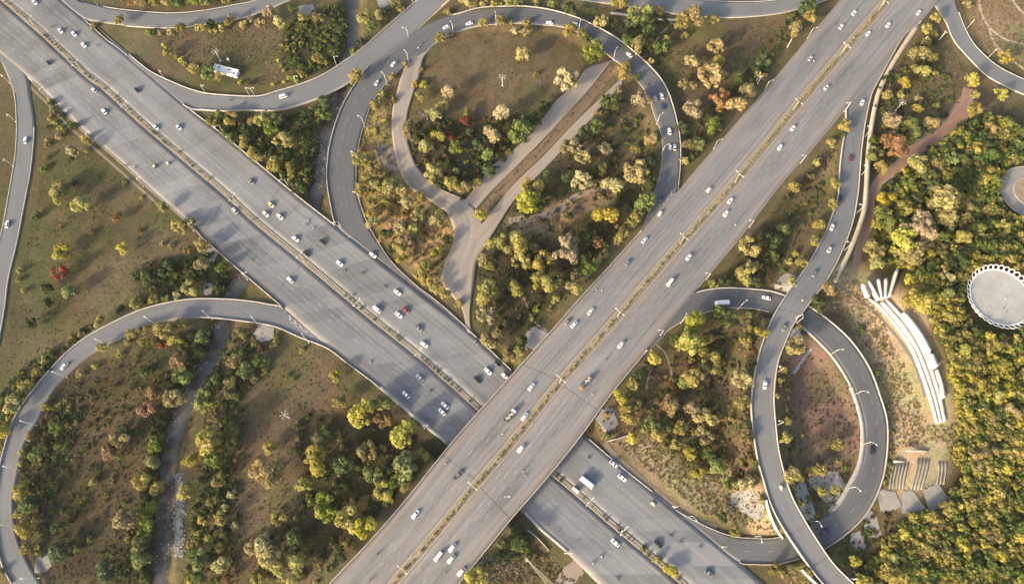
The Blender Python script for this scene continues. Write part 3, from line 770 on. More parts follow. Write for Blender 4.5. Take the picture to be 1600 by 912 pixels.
path('dirt_patch', [(590, 229), (603, 240), (618, 252), (632, 262)], [7, 12, 14, 10], M['track'], 0.10, 24)
path('drain', tile(800, 608, [(435, 250), (480, 310), (580, 400), (700, 500), (800, 580), (900, 630), (960, 650)]), 3.0, M['brownpath'], 0.10, 50)

# ------------------------------------------------------------------ foliage prototypes
def leaf_cloud(seed, nl, nq, leaf, spread=0.60, lob=(0.28, 0.46), zs=0.85, stretch=1.0):
    """leaf-sized quads over the lobes of a crown of radius 1 centred on the origin"""
    r = np.random.default_rng(seed)
    c = []
    while len(c) < nl:
        p = r.uniform(-1, 1, 3)
        if (p ** 2).sum() < 1 and p[2] > -0.35: c.append(p * spread)
    c = np.array(c); c[:, 2] *= zs; c[:, 0] *= stretch
    lr = r.uniform(*lob, nl)
    k = r.choice(nl, nq, p=lr ** 2 / (lr ** 2).sum())
    dr = r.normal(size=(nq, 3)); dr /= np.linalg.norm(dr, axis=1)[:, None]
    dr[:, 2] = np.where(dr[:, 2] < -0.35, -dr[:, 2], dr[:, 2])
    pos = c[k] + dr * (lr[k] * r.uniform(0.80, 1.08, nq))[:, None]
    nrm = dr + r.normal(size=(nq, 3)) * 0.42 + np.array((0, 0, 0.10)); nrm /= np.linalg.norm(nrm, axis=1)[:, None]
    a = np.cross(nrm, r.normal(size=(nq, 3))); a /= np.linalg.norm(a, axis=1)[:, None]
    b = np.cross(nrm, a)
    s = (leaf * r.uniform(0.55, 1.25, nq))[:, None]
    asp = r.uniform(0.55, 1.0, nq)[:, None]
    V = np.stack([pos - a * s - b * s * asp * 0.6, pos + a * s * 0.7 - b * s * asp, pos + a * s + b * s * asp * 0.6, pos - a * s * 0.7 + b * s * asp], 1).reshape(-1, 3)
    F = np.arange(nq * 4).reshape(-1, 4)
    lt = r.uniform(0, 1, nl)
    tint = np.repeat(np.clip(lt[k] * 0.6 + r.uniform(-0.1, 0.5, nq), 0, 1), 4)
    return V, F, tint
def cloud_mesh(name, cl):
    me = fast_mesh(name, cl[0], cl[1], LEAF['y'])
    me.attributes.new('tint', 'FLOAT', 'POINT').data.foreach_set('value', cl[2].astype(np.float32))
    return me
CL = {'round': [leaf_cloud(10 + k, 19, 950, 0.098, 0.70, (0.16, 0.42)) for k in range(5)],
      'loose': [leaf_cloud(30 + k, 20, 800, 0.092, 0.82, (0.13, 0.33), 0.9, 1.0) for k in range(5)],
      'long': [leaf_cloud(50 + k, 17, 800, 0.095, 0.70, (0.16, 0.38), 0.8, 1.4) for k in range(4)],
      'mid': [leaf_cloud(150 + k, 14, 430, 0.125, 0.70, (0.18, 0.42)) for k in range(8)],
      'shrub': [leaf_cloud(70 + k, 9, 210, 0.155, 0.66, (0.2, 0.45), 0.75) for k in range(5)],
      'weed': [leaf_cloud(90 + k, 5, 26, 0.30, 0.85, (0.2, 0.5), 0.5) for k in range(5)],
      'bush': [leaf_cloud(110 + k, 7, 90, 0.20, 0.68, (0.2, 0.45), 0.7) for k in range(5)]}
CME = {f: [cloud_mesh('crown' if f in ('round', 'loose', 'long') else 'shrub', c) for c in CL[f]] for f in ('round', 'loose', 'long', 'shrub')}
def trunk_mesh(seed):
    r = random.Random(seed); b = MB()
    lean = (r.uniform(-.1, .1), r.uniform(-.1, .1))
    top = Vector((lean[0], lean[1], 1.0))
    b.tube([(0, 0, -0.35), (lean[0] * .4, lean[1] * .4, 0.4), top], [0.075, 0.06, 0.045], 7)
    for k in range(5):
        w = k * 1.257 + r.uniform(-.4, .4)
        m1 = top * r.uniform(.6, .95)
        e = Vector((math.cos(w) * .55, math.sin(w) * .55, r.uniform(1.0, 1.45)))
        b.tube([m1, (m1 + e) / 2 + Vector((0, 0, .06)), e], [0.036, 0.026, 0.010], 5)
    return b.me('trunk', M['bark'], True)
TRUNKS = [trunk_mesh(k) for k in range(4)]

# ------------------------------------------------------------------ where the plants stand (sheet offset, then x y width kind)
SHEETS = {
 (0, 0): "480 150 30 y,535 125 45 y,620 148 30 g,665 150 30 g,710 150 28 g,755 150 28 p,800 150 35 p,845 135 48 y,940 130 50 y,985 110 50 d,1000 140 40 y,1075 90 48 y,1180 90 40 p,1040 130 40 p,1140 115 40 p,660 30 60 y,715 35 50 y,770 40 48 y,830 20 60 d,900 20 60 g,950 15 50 y,1000 20 45 g,1060 10 40 y,570 15 50 p,620 15 40 o,680 272 24 Y,750 315 26 Y,783 325 28 Y,805 340 22 Y,838 357 22 Y,700 305 50 y,890 375 60 y,945 390 60 g,985 405 50 y,1118 415 22 Y,1160 425 30 d,1015 525 55 g,1060 530 50 d,1085 515 55 y,1180 540 40 y,995 580 50 y,970 545 40 d,1090 650 50 g,1140 665 50 y,1130 690 40 y,1180 720 50 y,1050 620 40 d,170 490 28 y,188 513 22 y,212 540 16 Y,232 558 22 Y,255 575 26 Y,280 600 28 Y,300 615 24 Y,275 640 35 p,240 483 28 d,270 510 35 d,300 535 30 d,350 585 40 d,408 643 40 y,400 705 24 Y,215 660 30 p,345 715 58 p,330 745 25 d,190 797 25 g,585 855 26 y,270 880 60 y,250 905 40 Y,350 860 30 d,145 680 26 y,140 740 26 g,128 785 32 g,155 595 25 d",
 (400, 0): "510 80 60 y,575 75 55 y,610 65 50 d,655 25 45 y,540 120 50 g,685 50 35 y,490 200 40 d,460 240 40 g,60 60 60 p,110 110 60 p,30 110 60 o,175 45 45 g,215 80 45 y,290 80 50 p,290 275 48 y,360 240 50 d,120 210 20 Y,105 285 20 Y,115 310 18 Y,130 330 18 y,155 365 28 Y,78 403 20 Y,135 397 18 Y,180 380 35 g,235 365 40 y,490 320 60 y,465 375 50 y,445 400 30 d,130 660 80 y,85 770 62 y,160 790 50 y,165 825 40 y,10 740 45 y,325 540 60 g,320 480 60 g,30 530 60 y,60 600 60 g,200 880 70 d,100 560 60 d,590 445 40 y,560 490 50 y,630 355 35 y,695 295 35 y,560 620 50 y,535 610 36 Y,600 567 24 Y,640 470 40 o,510 760 40 Y,555 790 60 y,520 840 60 y,560 865 60 y,630 870 75 y,680 890 60 y,455 740 60 y,480 890 60 y,590 820 50 y,560 720 40 p,500 700 30 o,745 395 35 y,787 397 38 y,770 455 45 y,775 328 28 y,865 175 50 y,920 160 25 y,905 430 75 p,875 500 50 y,840 540 60 y,720 610 85 y,855 640 60 y,795 685 65 p,905 635 45 r,985 570 45 r,990 530 45 y,1155 530 85 p,1105 630 85 p,930 690 60 g,1000 620 40 g,1050 680 60 d,1085 725 60 g,1090 800 60 d,830 820 80 Y,920 860 70 y,980 880 60 y,1030 860 50 y,940 800 35 g,1185 600 50 y,900 770 40 g,860 860 50 d,1065 105 45 y,1145 95 50 y,1185 90 40 y,1000 20 70 y,1060 10 60 y,1110 15 60 y,1170 12 50 y,900 50 40 y",
 (800, 0): "50 255 75 p,110 350 28 y,255 370 110 p,380 250 110 g,270 140 55 y,325 155 45 y,360 175 40 d,70 95 40 y,60 150 50 p,15 140 40 p,45 620 110 g,90 560 80 d,150 500 60 d,525 335 70 y,580 365 40 d,500 440 60 y,455 480 70 d,610 465 85 p,405 525 35 y,400 590 70 g,340 620 60 d,290 680 70 p,340 740 70 p,245 690 60 y,440 700 60 p,425 790 55 y,320 845 90 p,650 655 60 p,580 700 45 y,580 810 120 p,640 770 70 d,470 870 85 p,260 830 60 d,90 880 100 Y,160 840 60 g,380 800 50 d,660 860 50 d,420 105 60 y,505 20 60 y,600 70 80 g,640 100 70 d,560 100 60 d,590 215 70 y,540 190 50 g,650 290 35 y,700 220 70 g,725 195 45 y,690 50 45 y,800 100 70 y,860 80 85 y,945 90 50 y,810 165 35 y,640 155 60 d,850 290 65 p,960 220 70 p,965 290 65 Y,940 370 110 p,800 390 50 p,850 400 45 p,850 515 85 p,970 465 90 o,1140 460 70 y,1080 510 80 p,1190 370 50 y,1065 370 50 g,1150 330 50 d,1180 290 60 d,940 590 70 g,985 610 40 g,870 670 60 g,950 655 30 g,810 755 40 y,870 750 40 d,800 600 60 d,920 560 50 d,820 680 50 p,115 12 40 y,190 20 40 g,270 50 60 d,30 10 50 g",
 (1200, 0): "130 135 65 y,215 85 60 y,180 40 80 d,15 350 40 d,110 80 40 d,720 120 50 y,785 80 48 y,780 155 40 y,745 200 45 y,705 250 75 y,770 265 48 y,790 345 30 y,725 335 60 y,690 320 40 y,640 390 55 Y,620 440 40 y,560 445 50 y,710 465 40 p,700 510 45 Y,790 495 35 g,580 565 80 p,655 560 40 y,675 610 85 g,760 580 60 y,590 690 100 o,500 660 50 g,500 720 60 g,700 770 85 y,530 790 60 y,660 810 30 Y,655 850 70 g,710 860 35 y,955 380 60 Y,972 445 40 Y,965 515 60 Y,1095 440 55 Y,1105 270 60 y,935 20 40 y,350 580 55 Y,290 663 40 y,215 742 40 y,200 828 35 y,315 860 45 y,120 880 50 y,350 630 30 g",
 (0, 304): "385 50 75 y,285 265 65 Y,280 365 60 r,580 250 55 Y,545 105 45 o,425 175 30 p,775 55 45 y,820 145 55 y,870 155 65 y,945 240 60 y,880 265 45 y,280 5 70 y,660 15 20 y,655 170 25 o,760 230 25 y,800 240 26 p,60 355 30 y,35 400 25 y,165 100 40 d,285 150 20 o,325 455 60 g,220 440 50 d,225 510 50 d,150 605 50 d,110 450 25 y,950 330 60 y,1035 340 50 g,890 440 60 y,830 470 40 y,640 510 60 y,720 490 50 y,770 485 40 y,465 595 50 y,370 645 40 y,335 665 35 y,210 775 40 y,175 830 45 y,125 895 55 y,560 540 45 d,240 740 40 d,640 380 50 d,690 385 60 d,780 350 60 d,480 715 45 y,615 650 50 y,670 635 50 y,770 635 90 y,845 610 55 y,675 685 45 y,820 680 60 Y,775 705 45 r,955 670 70 g,845 785 75 o,855 850 80 g,1130 650 45 p,930 740 60 g,445 805 30 y,375 840 40 y,560 745 35 y,680 835 45 g,725 900 60 o,1080 890 60 y,1150 820 70 g,1100 780 60 p,1190 705 30 y,1000 880 60 g,1190 860 40 y,600 690 40 y,720 690 30 y",
 (400, 304): "545 130 60 y,560 80 50 p,505 85 40 y,620 30 50 y,700 40 60 p,775 15 50 y,860 110 85 y,760 100 60 p,680 160 60 p,740 160 60 y,700 220 75 y,670 255 60 Y,845 270 55 Y,790 340 70 y,620 270 50 d,660 320 45 Y,800 400 60 y,835 440 50 y,870 480 50 y,750 380 40 y,610 180 50 d,590 200 40 y,900 210 45 d,950 510 40 y,1050 95 55 Y,1075 310 80 y,1115 230 70 y,1190 220 90 Y,1080 460 105 Y,1075 560 80 p,1180 420 60 g,1090 690 90 y,1180 760 60 p,90 700 40 y,15 780 60 g,50 780 40 g,40 830 35 y,20 720 35 o,400 825 55 Y,150 850 25 g,178 862 22 g,230 715 25 y,110 640 28 y",
 (800, 304): "70 40 110 Y,440 95 95 Y,30 240 90 y,45 310 80 y,20 440 70 y,250 265 115 p,145 310 70 y,160 400 110 y,300 380 50 p,105 250 50 p,345 300 50 d,340 210 70 d,400 225 60 o,450 290 40 y,395 320 40 y,450 335 35 y,530 190 55 y,530 235 40 y,490 225 25 y,560 135 45 y,600 85 50 y,605 130 48 y,625 30 80 g,620 60 60 g,360 415 35 y,290 440 70 p,115 530 40 g,45 740 45 y,40 690 60 d,250 105 50 p,390 370 60 g,205 490 40 y,640 740 60 Y,860 600 90 Y,950 600 50 y,825 700 120 Y,895 740 45 y,915 680 60 y,840 775 35 y,930 790 80 y,960 740 45 g,850 855 100 y,800 880 70 g,1085 865 100 p,1110 640 50 y,1100 690 60 y,1170 645 55 Y,1110 560 40 g,1000 570 85 d,735 660 50 g,760 680 40 y,565 890 50 y,590 850 50 d,1115 245 80 y,1095 360 90 y,1150 330 40 p,930 445 40 g,1180 200 60 d,1000 410 50 d,1150 420 50 d",
 (1200, 304): "70 170 60 g,40 220 70 d,20 290 60 d,235 145 50 y,265 187 25 y,220 220 45 y,160 315 50 y,100 315 35 y,125 280 35 y,70 360 30 g,305 45 45 y,120 410 40 y,240 510 70 d,150 610 40 Y,285 450 60 y,440 625 35 g,500 660 25 g,540 710 25 g,515 835 30 g,130 710 80 y,70 820 35 Y,60 870 30 y,540 90 80 g,570 120 90 g,640 60 80 y,820 50 140 p,640 210 120 Y,700 160 140 p,690 280 100 y,910 205 75 Y,930 110 60 y,500 260 80 Y,510 320 70 y,700 500 110 y",
 (0, 608): "60 70 70 y,10 200 60 Y,25 180 40 y,200 80 40 y,225 30 20 y,125 220 40 y,90 295 35 y,85 350 30 y,170 300 60 g,100 470 70 y,130 540 75 d,90 580 60 y,110 660 70 y,120 750 50 y,50 655 30 y,10 850 40 y,560 235 75 y,590 190 60 d,735 255 75 g,720 345 70 g,665 430 70 y,735 470 65 y,590 610 105 y,700 560 80 g,690 640 90 g,660 720 80 g,665 790 85 g,680 880 50 g,605 705 40 g,420 700 35 g,510 290 70 o,690 90 70 o,730 15 70 o,810 40 90 y,260 180 50 g,440 435 40 g,265 650 60 d,500 850 85 d,270 760 80 d,360 745 40 g,980 240 120 Y,1090 260 60 y,890 335 65 Y,875 475 85 Y,1025 420 60 y,1000 130 50 p,1035 115 40 y,1090 185 60 g,1075 20 60 p,960 60 90 g,1000 520 50 y,1040 605 60 y,995 565 25 o,1095 595 35 y,1030 680 45 y,975 720 60 y,930 670 30 y,945 615 40 Y,1030 740 50 y,1035 820 70 y,1070 885 45 o,930 790 80 g,880 890 40 Y,1000 320 90 g,1085 490 40 p,1190 370 40 y,1180 740 70 y,1190 885 40 y,1050 560 40 y,1100 640 40 p,920 860 60 g",
 (400, 608): "50 395 130 y,65 275 60 y,295 235 65 y,285 330 130 Y,330 200 60 g,235 440 80 y,500 110 125 Y,600 140 80 o,580 70 90 g,395 60 60 y,690 205 105 Y,725 155 60 g,520 290 75 y,785 300 55 y,555 400 90 g,600 480 70 Y,560 510 40 y,440 610 120 Y,510 645 85 Y,700 360 120 g,670 430 70 g,640 380 60 d,720 480 45 y,665 555 25 Y,110 605 70 y,190 605 40 g,330 560 100 g,260 525 40 g,160 840 110 Y,70 790 110 y,30 730 90 p,15 890 60 y,180 700 90 d,95 710 50 p,280 800 50 y,420 730 30 y,420 800 60 d,340 840 40 g,400 350 90 d,480 350 50 d,1000 850 70 Y,1080 865 60 p,1150 730 40 g",
 (800, 608): "490 20 60 Y,535 75 60 y,580 75 50 y,540 130 60 y,740 75 90 o,660 170 90 g,720 165 60 g,680 215 60 y,850 95 80 y,920 130 90 y,790 180 60 y,900 215 70 y,840 300 60 Y,930 300 60 g,960 360 80 g,1020 440 70 g,870 390 55 Y,435 115 40 y,430 225 40 g,560 230 50 Y,770 260 50 y,1080 60 60 y,1100 220 60 p,1100 440 70 p,1020 340 40 o,985 600 50 d,1040 660 55 y,30 730 60 g,25 700 40 g,610 750 30 y,660 790 40 y,715 840 45 Y,775 895 48 Y,1170 520 40 y",
 (1200, 608): "90 150 40 Y,80 230 50 y,45 30 25 y,110 400 70 y,150 420 40 y,250 480 45 Y,250 380 60 y,200 385 45 y,320 470 45 y,325 265 55 y,320 330 28 y,160 215 28 y,240 160 28 p,360 370 28 g,410 800 55 Y,500 840 60 y,590 740 40 y,540 705 30 y,580 800 70 y,590 870 100 y,500 795 40 g,70 860 40 Y,20 850 50 y,200 850 30 y",
}
PLANTS = []   # px, py, width in px, kind
for (ox, oy), s in SHEETS.items():
    for e in s.split(','):
        x, y, d_, k = e.split()
        PLANTS.append((ox + float(x) / 3, oy + float(y) / 3, float(d_) / 3, k))
# the wood at the right: crowns standing close together
WOOD = [[(1375, 290), (1420, 250), (1500, 200), (1545, 180), (1600, 195), (1640, 200), (1640, 940), (1350, 940), (1340, 905), (1400, 850), (1420, 800), (1470, 770), (1500, 690), (1485, 600), (1470, 540), (1420, 470), (1400, 430), (1370, 420), (1365, 340)]]
def in_poly(pg, x, y):
    c = False
    for k in range(len(pg)):
        (x1, y1), (x2, y2) = pg[k], pg[(k + 1) % len(pg)]
        if (y1 > y) != (y2 > y) and x < (x2 - x1) * (y - y1) / (y2 - y1) + x1: c = not c
    return c
RPATH = resample(tile(1200, 0, [(940, 415), (930, 470), (880, 560), (760, 660), (680, 715), (600, 790), (530, 840), (490, 910)]) + [(1355, 345), (1340, 400), (1335, 430)], 60)
def blocked(x, y, r_):
    if 1320 < x < 1530 and 130 < y < 440 and ((RPATH - (x, y)) ** 2).sum(1).min() < (9 + r_ * 0.45) ** 2: return True
    if (x - 1563) ** 2 + ((y - 465)) ** 2 < (56 + r_ * 0.5) ** 2: return True
    if (x - 1612) ** 2 + (y - 297) ** 2 < (48 + r_ * 0.4) ** 2: return True
    if 1340 < x < 1500 and 400 < y < 665 and in_poly([(1335, 415), (1410, 415), (1480, 540), (1500, 665), (1450, 665), (1400, 540)], x, y): return True
    if in_poly([(1535, 165), (1600, 175), (1650, 190), (1650, 100), (1500, 120)], x, y): return True
    if in_poly([(1470, 690), (1510, 740), (1470, 800), (1380, 800), (1400, 700)], x, y): return True
    return False
rw = random.Random(11)
wood = []
for tr in range(16000):
    x, y = rw.uniform(1335, 1640), rw.uniform(180, 940)
    if not in_poly(WOOD[0], x, y): continue
    dd = rw.choice((11, 13, 15, 17, 19, 22))
    if blocked(x, y, dd): continue
    # red earth path stays clear
    if any((x - a) ** 2 + (y - b) ** 2 < (0.30 * (dd + c)) ** 2 for a, b, c, _ in wood) or any((x - a) ** 2 + (y - b) ** 2 < (0.36 * (dd + c)) ** 2 for a, b, c, _ in PLANTS if a > 1300): continue
    lit = lattice_noise(np.array([x + 900.0]), np.array([y + 300.0]), 55, 77)[0]
    if y < 430 and x > 1400: k = rw.choices('gdyYp', (6, 4.5, 1.5 + 3 * lit, 1.0, .5))[0]
    elif y < 700: k = rw.choices('gdyYp', (2.2, 0.3, 3.5, 7 * lit + 3, 0.4))[0]
    else: k = rw.choices('gdyYp', (3, .8, 5, 2 + 2 * lit, 1.0))[0]
    wood.append((x, y, dd, k))
PLANTS += wood
ANCH = [(300, 90, 'on the grass island above the top left slip road'), (250, 15, 'beside the slip road at the top left edge'), (480, 60, 'on the green creek bank near the top edge'),
        (420, 220, 'between the wide highway and the creek at upper left'), (150, 330, 'in the meadow left of the wide highway'), (340, 420, 'by the creek above the lower left loop'),
        (160, 520, 'along the outer side of the lower left loop'), (30, 600, 'at the left edge beside the lower left loop'), (140, 740, 'inside the lower left loop'), (330, 720, 'on the right bank of the lower left creek'),
        (430, 760, 'on the brown ground right of the lower left creek'), (580, 720, 'in the thicket below the wide highway'), (610, 330, 'on the golden verge beside the teardrop loop'), (720, 230, 'in the grove on the teardrop island'),
        (830, 100, 'on the lawn of the teardrop island'), (960, 220, 'between the old road and the teardrop loop'), (850, 430, 'in the grove beside the overpass road'), (1130, 120, 'between the teardrop loop and the overpass road'), (1000, 40, 'above the teardrop loop near the top edge'), (740, 15, 'above the teardrop loop near the top edge'),
        (1240, 340, 'between the overpass road and the flyover'), (1240, 40, 'left of the overpass road at the top edge'), (1090, 560, 'on the island left of the flyover'), (1070, 720, 'on the lower island beside the underpass'), (1280, 650, 'inside the round loop by the flyover'), (1430, 130, 'on the strip right of the flyover'),
        (1400, 260, 'beside the red earth path'), (1550, 100, 'beside the park road at the top right'), (1500, 300, 'in the wood above the round plaza'), (1480, 470, 'in the wood left of the round plaza'), (1540, 600, 'in the wood below the round plaza'), (1500, 840, 'in the wood at the lower right'), (1330, 890, 'in the lower right beside the flyover'), (1400, 700, 'on the pale slope outside the round loop'), (780, 880, 'below the overpass at the bottom edge'), (1010, 860, 'on the median at the bottom of the highway'), (1180, 890, 'in the corner below the round loop')]
CN = {'y': 'olive yellow', 'Y': 'bright yellow', 'g': 'green', 'd': 'dark green', 'p': 'pale tan', 'o': 'rusty brown', 'r': 'red leaved'}
def where(x, y): return min(ANCH, key=lambda a: (a[0] - x) ** 2 + (a[1] - y) ** 2)[2]
ORD = ['', 'first', 'second', 'third', 'fourth', 'fifth', 'sixth', 'seventh', 'eighth', 'ninth', 'tenth', 'eleventh', 'twelfth', 'thirteenth', 'fourteenth', 'fifteenth', 'sixteenth', 'seventeenth', 'eighteenth', 'nineteenth', 'twentieth']
def single_out(items, cat, limit=20):
    """items: list of (object, base label, group, x): add the place in the row where the look is the same"""
    by = {}
    for it in items: by.setdefault(it[1], []).append(it)
    for lab, its in by.items():
        its.sort(key=lambda q: q[3]); n = len(its)
        for k, (o, _, g_, _) in enumerate(its):
            l = lab
            if n > 1 and n <= limit:
                l = ('leftmost ' if k == 0 else 'rightmost ' if k == n - 1 else ORD[k + 1] + ' from left ') + lab
            if len(l.split()) > 16: l = ' '.join(l.replace(' the ', ' ').split()[:16])
            tag(o, l, cat, g_)
# height of the place where each plant stands
def locate(px, py, hc):
    p = G(px, py, hc)
    for _ in range(3): p = G(px, py, tz(p.x, p.y) + hc)
    return p, tz(p.x, p.y)
def road_clear(x, y, pad=0.3):
    """True if the spot is off every carriageway at ground level"""
    for key, r in ROADS.items():
        if key in ('C', 'C1', 'C2'): continue
        d2 = (r['C'][:, 0] - x) ** 2 + (r['C'][:, 1] - y) ** 2
        k = int(d2.argmin())
        if d2[k] < (r['hw'][k] + pad) ** 2: return False
    return True
trees, shrubs = [], []
for px, py, w_, k in PLANTS:
    if 1330 < px < 1520 and 150 < py < 420 and ((RPATH - (px, py)) ** 2).sum(1).min() < (4 + w_ * 0.25) ** 2: continue
    t_ = (ALT) / (CT - (456 - py) / FPX * ST)
    R_ = w_ / 2 / (FPX / t_) * 1.30
    if w_ >= 15: trees.append((px, py, R_, k))
    else: shrubs.append((px, py, R_, k))
trees.sort(key=lambda q: -q[2]); shrubs.sort(key=lambda q: -q[2])
def inframe(q): return -12 < q[0] < 1612 and -12 < q[1] < 924
trees = [q for q in trees if inframe(q)]; shrubs = [q for q in shrubs if inframe(q)]
N_TREE, N_SHRUB = 298, 298
t_items, s_items, canopy_rest, shrub_rest = [], [], [], []
def place(q, kind):
    px, py, R_, k = q
    zc = R_ * (0.95 if kind == 'tree' else 0.55)
    p, g = locate(px, py, zc)
    tries = 0
    while not road_clear(p.x, p.y) and tries < 12:    # nothing grows out of the asphalt: step aside to the verge
        best = None
        for w in range(8):
            x2, y2 = p.x + 1.2 * math.cos(w * .785), p.y + 1.2 * math.sin(w * .785)
            m_ = min(((r['C'][:, 0] - x2) ** 2 + (r['C'][:, 1] - y2) ** 2).min() ** .5 - r['hw'][int(((r['C'][:, 0] - x2) ** 2 + (r['C'][:, 1] - y2) ** 2).argmin())] for key, r in ROADS.items() if key[0] != 'C')
            if best is None or m_ > best[0]: best = (m_, x2, y2)
        p.x, p.y = best[1], best[2]; tries += 1
    g = tz(p.x, p.y)
    return p.x, p.y, g
rt = random.Random(5)
for n_, q in enumerate(trees):
    x, y, g = place(q, 'tree'); R_, k = q[2], q[3]
    if n_ >= N_TREE:
        canopy_rest.append((x, y, g + R_ * 0.95, R_, k)); continue
    form = rt.choice(('loose', 'round')) if k in 'po' else rt.choice(('round', 'round', 'round', 'long'))
    root = empty('tree', (x, y, g), rt.uniform(0, 6.28))
    s_ = rt.uniform(0.92, 1.08)
    root.scale = (R_ * rt.uniform(.84, 1.14), R_ * rt.uniform(.84, 1.14), R_ * s_)
    obj('trunk', rt.choice(TRUNKS), root)
    c = obj('crown', rt.choice(CME[form]), root)
    c.location = (0, 0, 0.95)
    c.material_slots[0].link = 'OBJECT'; c.material_slots[0].material = LEAF[k]
    size = 'large' if R_ > 6.2 else 'small' if R_ < 3.9 else 'medium'
    w_ = where(q[0], q[1])
    t_items.append((root, f'{size} {CN[k]} tree {w_}', f'{CN[k]} trees {w_}', q[0]))
single_out(t_items, 'tree')
for n_, q in enumerate(shrubs):
    x, y, g = place(q, 'shrub'); R_, k = q[2], q[3]
    if n_ >= N_SHRUB:
        shrub_rest.append((x, y, g + R_ * .5, R_, k)); continue
    o = obj('shrub', rt.choice(CME['shrub']))
    o.location = (x, y, g + R_ * 0.5); o.rotation_euler = (0, 0, rt.uniform(0, 6.28)); o.scale = (R_, R_, R_ * rt.uniform(.8, 1.1))
    o.material_slots[0].link = 'OBJECT'; o.material_slots[0].material = LEAF[k]
    size = 'low' if R_ > 1.9 else 'tiny'
    w_ = where(q[0], q[1])
    s_items.append((o, f'{size} {CN[k]} shrub {w_}', f'{CN[k]} shrubs {w_}', q[0]))
single_out(s_items, 'shrub')
# shrubs on the two medians
m_items = []
def median_row(key, step, px_lo, px_hi, kinds, rad, dens, lab):
    r = ROADS[key]
    s = 0.5
    while s < r['u'][-1]:
        c = [np.interp(s, r['u'], r['C'][:, k]) for k in range(3)]
        px, py = PX(*c)
        s += step * rt.uniform(0.75, 1.3)
        if not (-5 < px < 1605 and -5 < py < 917): continue
        if rt.random() > dens(px, py): continue
        R_ = rad * rt.uniform(0.65, 1.25); k = rt.choice(kinds)
        o = obj('median_shrub', rt.choice(CME['shrub']))
        o.location = (c[0] + rt.uniform(-.4, .4), c[1] + rt.uniform(-.4, .4), c[2] + R_ * .45); o.rotation_euler = (0, 0, rt.uniform(0, 6.28)); o.scale = (R_, R_, R_ * .9)
        o.material_slots[0].link = 'OBJECT'; o.material_slots[0].material = LEAF[k]
        m_items.append((o, f'small {CN[k]} shrub in the planted median of the {lab}', f'{CN[k]} shrubs in the median of the {lab}', px))
median_row('NEm', 2.6, 0, 0, 'yyypoY', 1.0, lambda x, y: 0.97, 'overpass road')
median_row('SEm', 2.8, 0, 0, 'dgyddy', 0.95, lambda x, y: 0.85 if x < 330 else (0.12 if x < 540 else (0.75 if x < 750 else 0.6)), 'wide lower highway')
single_out(m_items, 'shrub', 6)

# ------------------------------------------------------------------ uncountable growth
PAL = {'y': ((.21, .182, .05), (.38, .33, .12)), 'Y': ((.295, .262, .045), (.475, .42, .10)), 'g': ((.08, .125, .03), (.17, .205, .06)), 'd': ((.042, .068, .026), (.098, .122, .045)),
       'p': ((.18, .15, .07), (.30, .245, .12)), 'o': ((.15, .085, .035), (.24, .145, .06)), 'r': ((.14, .05, .03), (.2, .07, .04)), 'w': ((.10, .088, .038), (.20, .165, .08)), 's': ((.24, .20, .11), (.38, .32, .19)), 'b': ((.09, .072, .04), (.16, .12, .07))}
def scatter(name, items, protos, label, cat):
    """items: x, y, z, radius, kind: one mesh of many small plants"""
    Vs, Cs, n0, Fs = [], [], 0, []
    for x, y, z, R_, k in items:
        V, F, t_ = protos[rt.randrange(len(protos))]
        w = rt.uniform(0, 6.28); c, s = math.cos(w), math.sin(w)
        W = np.empty_like(V)
        W[:, 0] = (V[:, 0] * c - V[:, 1] * s) * R_ + x; W[:, 1] = (V[:, 0] * s + V[:, 1] * c) * R_ + y; W[:, 2] = V[:, 2] * R_ * 0.9 + z
        a, b = np.array(PAL[k][0]), np.array(PAL[k][1])
        v_ = rt.uniform(0.75, 1.25)
        Cs.append((a + (b - a) * t_[:, None]) * v_); Vs.append(W); Fs.append(F + n0); n0 += len(V)
    me = fast_mesh(name, np.vstack(Vs), np.vstack(Fs), M['stuff'])
    vcol(me, 'tint', np.vstack(Cs))
    o = obj(name, me); o['kind'] = 'stuff'; o['label'] = label; o['category'] = cat
    return o
if canopy_rest: scatter('wood_canopy', canopy_rest, CL['mid'], 'close canopy of smaller trees filling the wood at right', 'wood')
if shrub_rest: scatter('low_shrubs', shrub_rest, CL['shrub'], 'scattered small shrubs on the verges', 'shrubs')
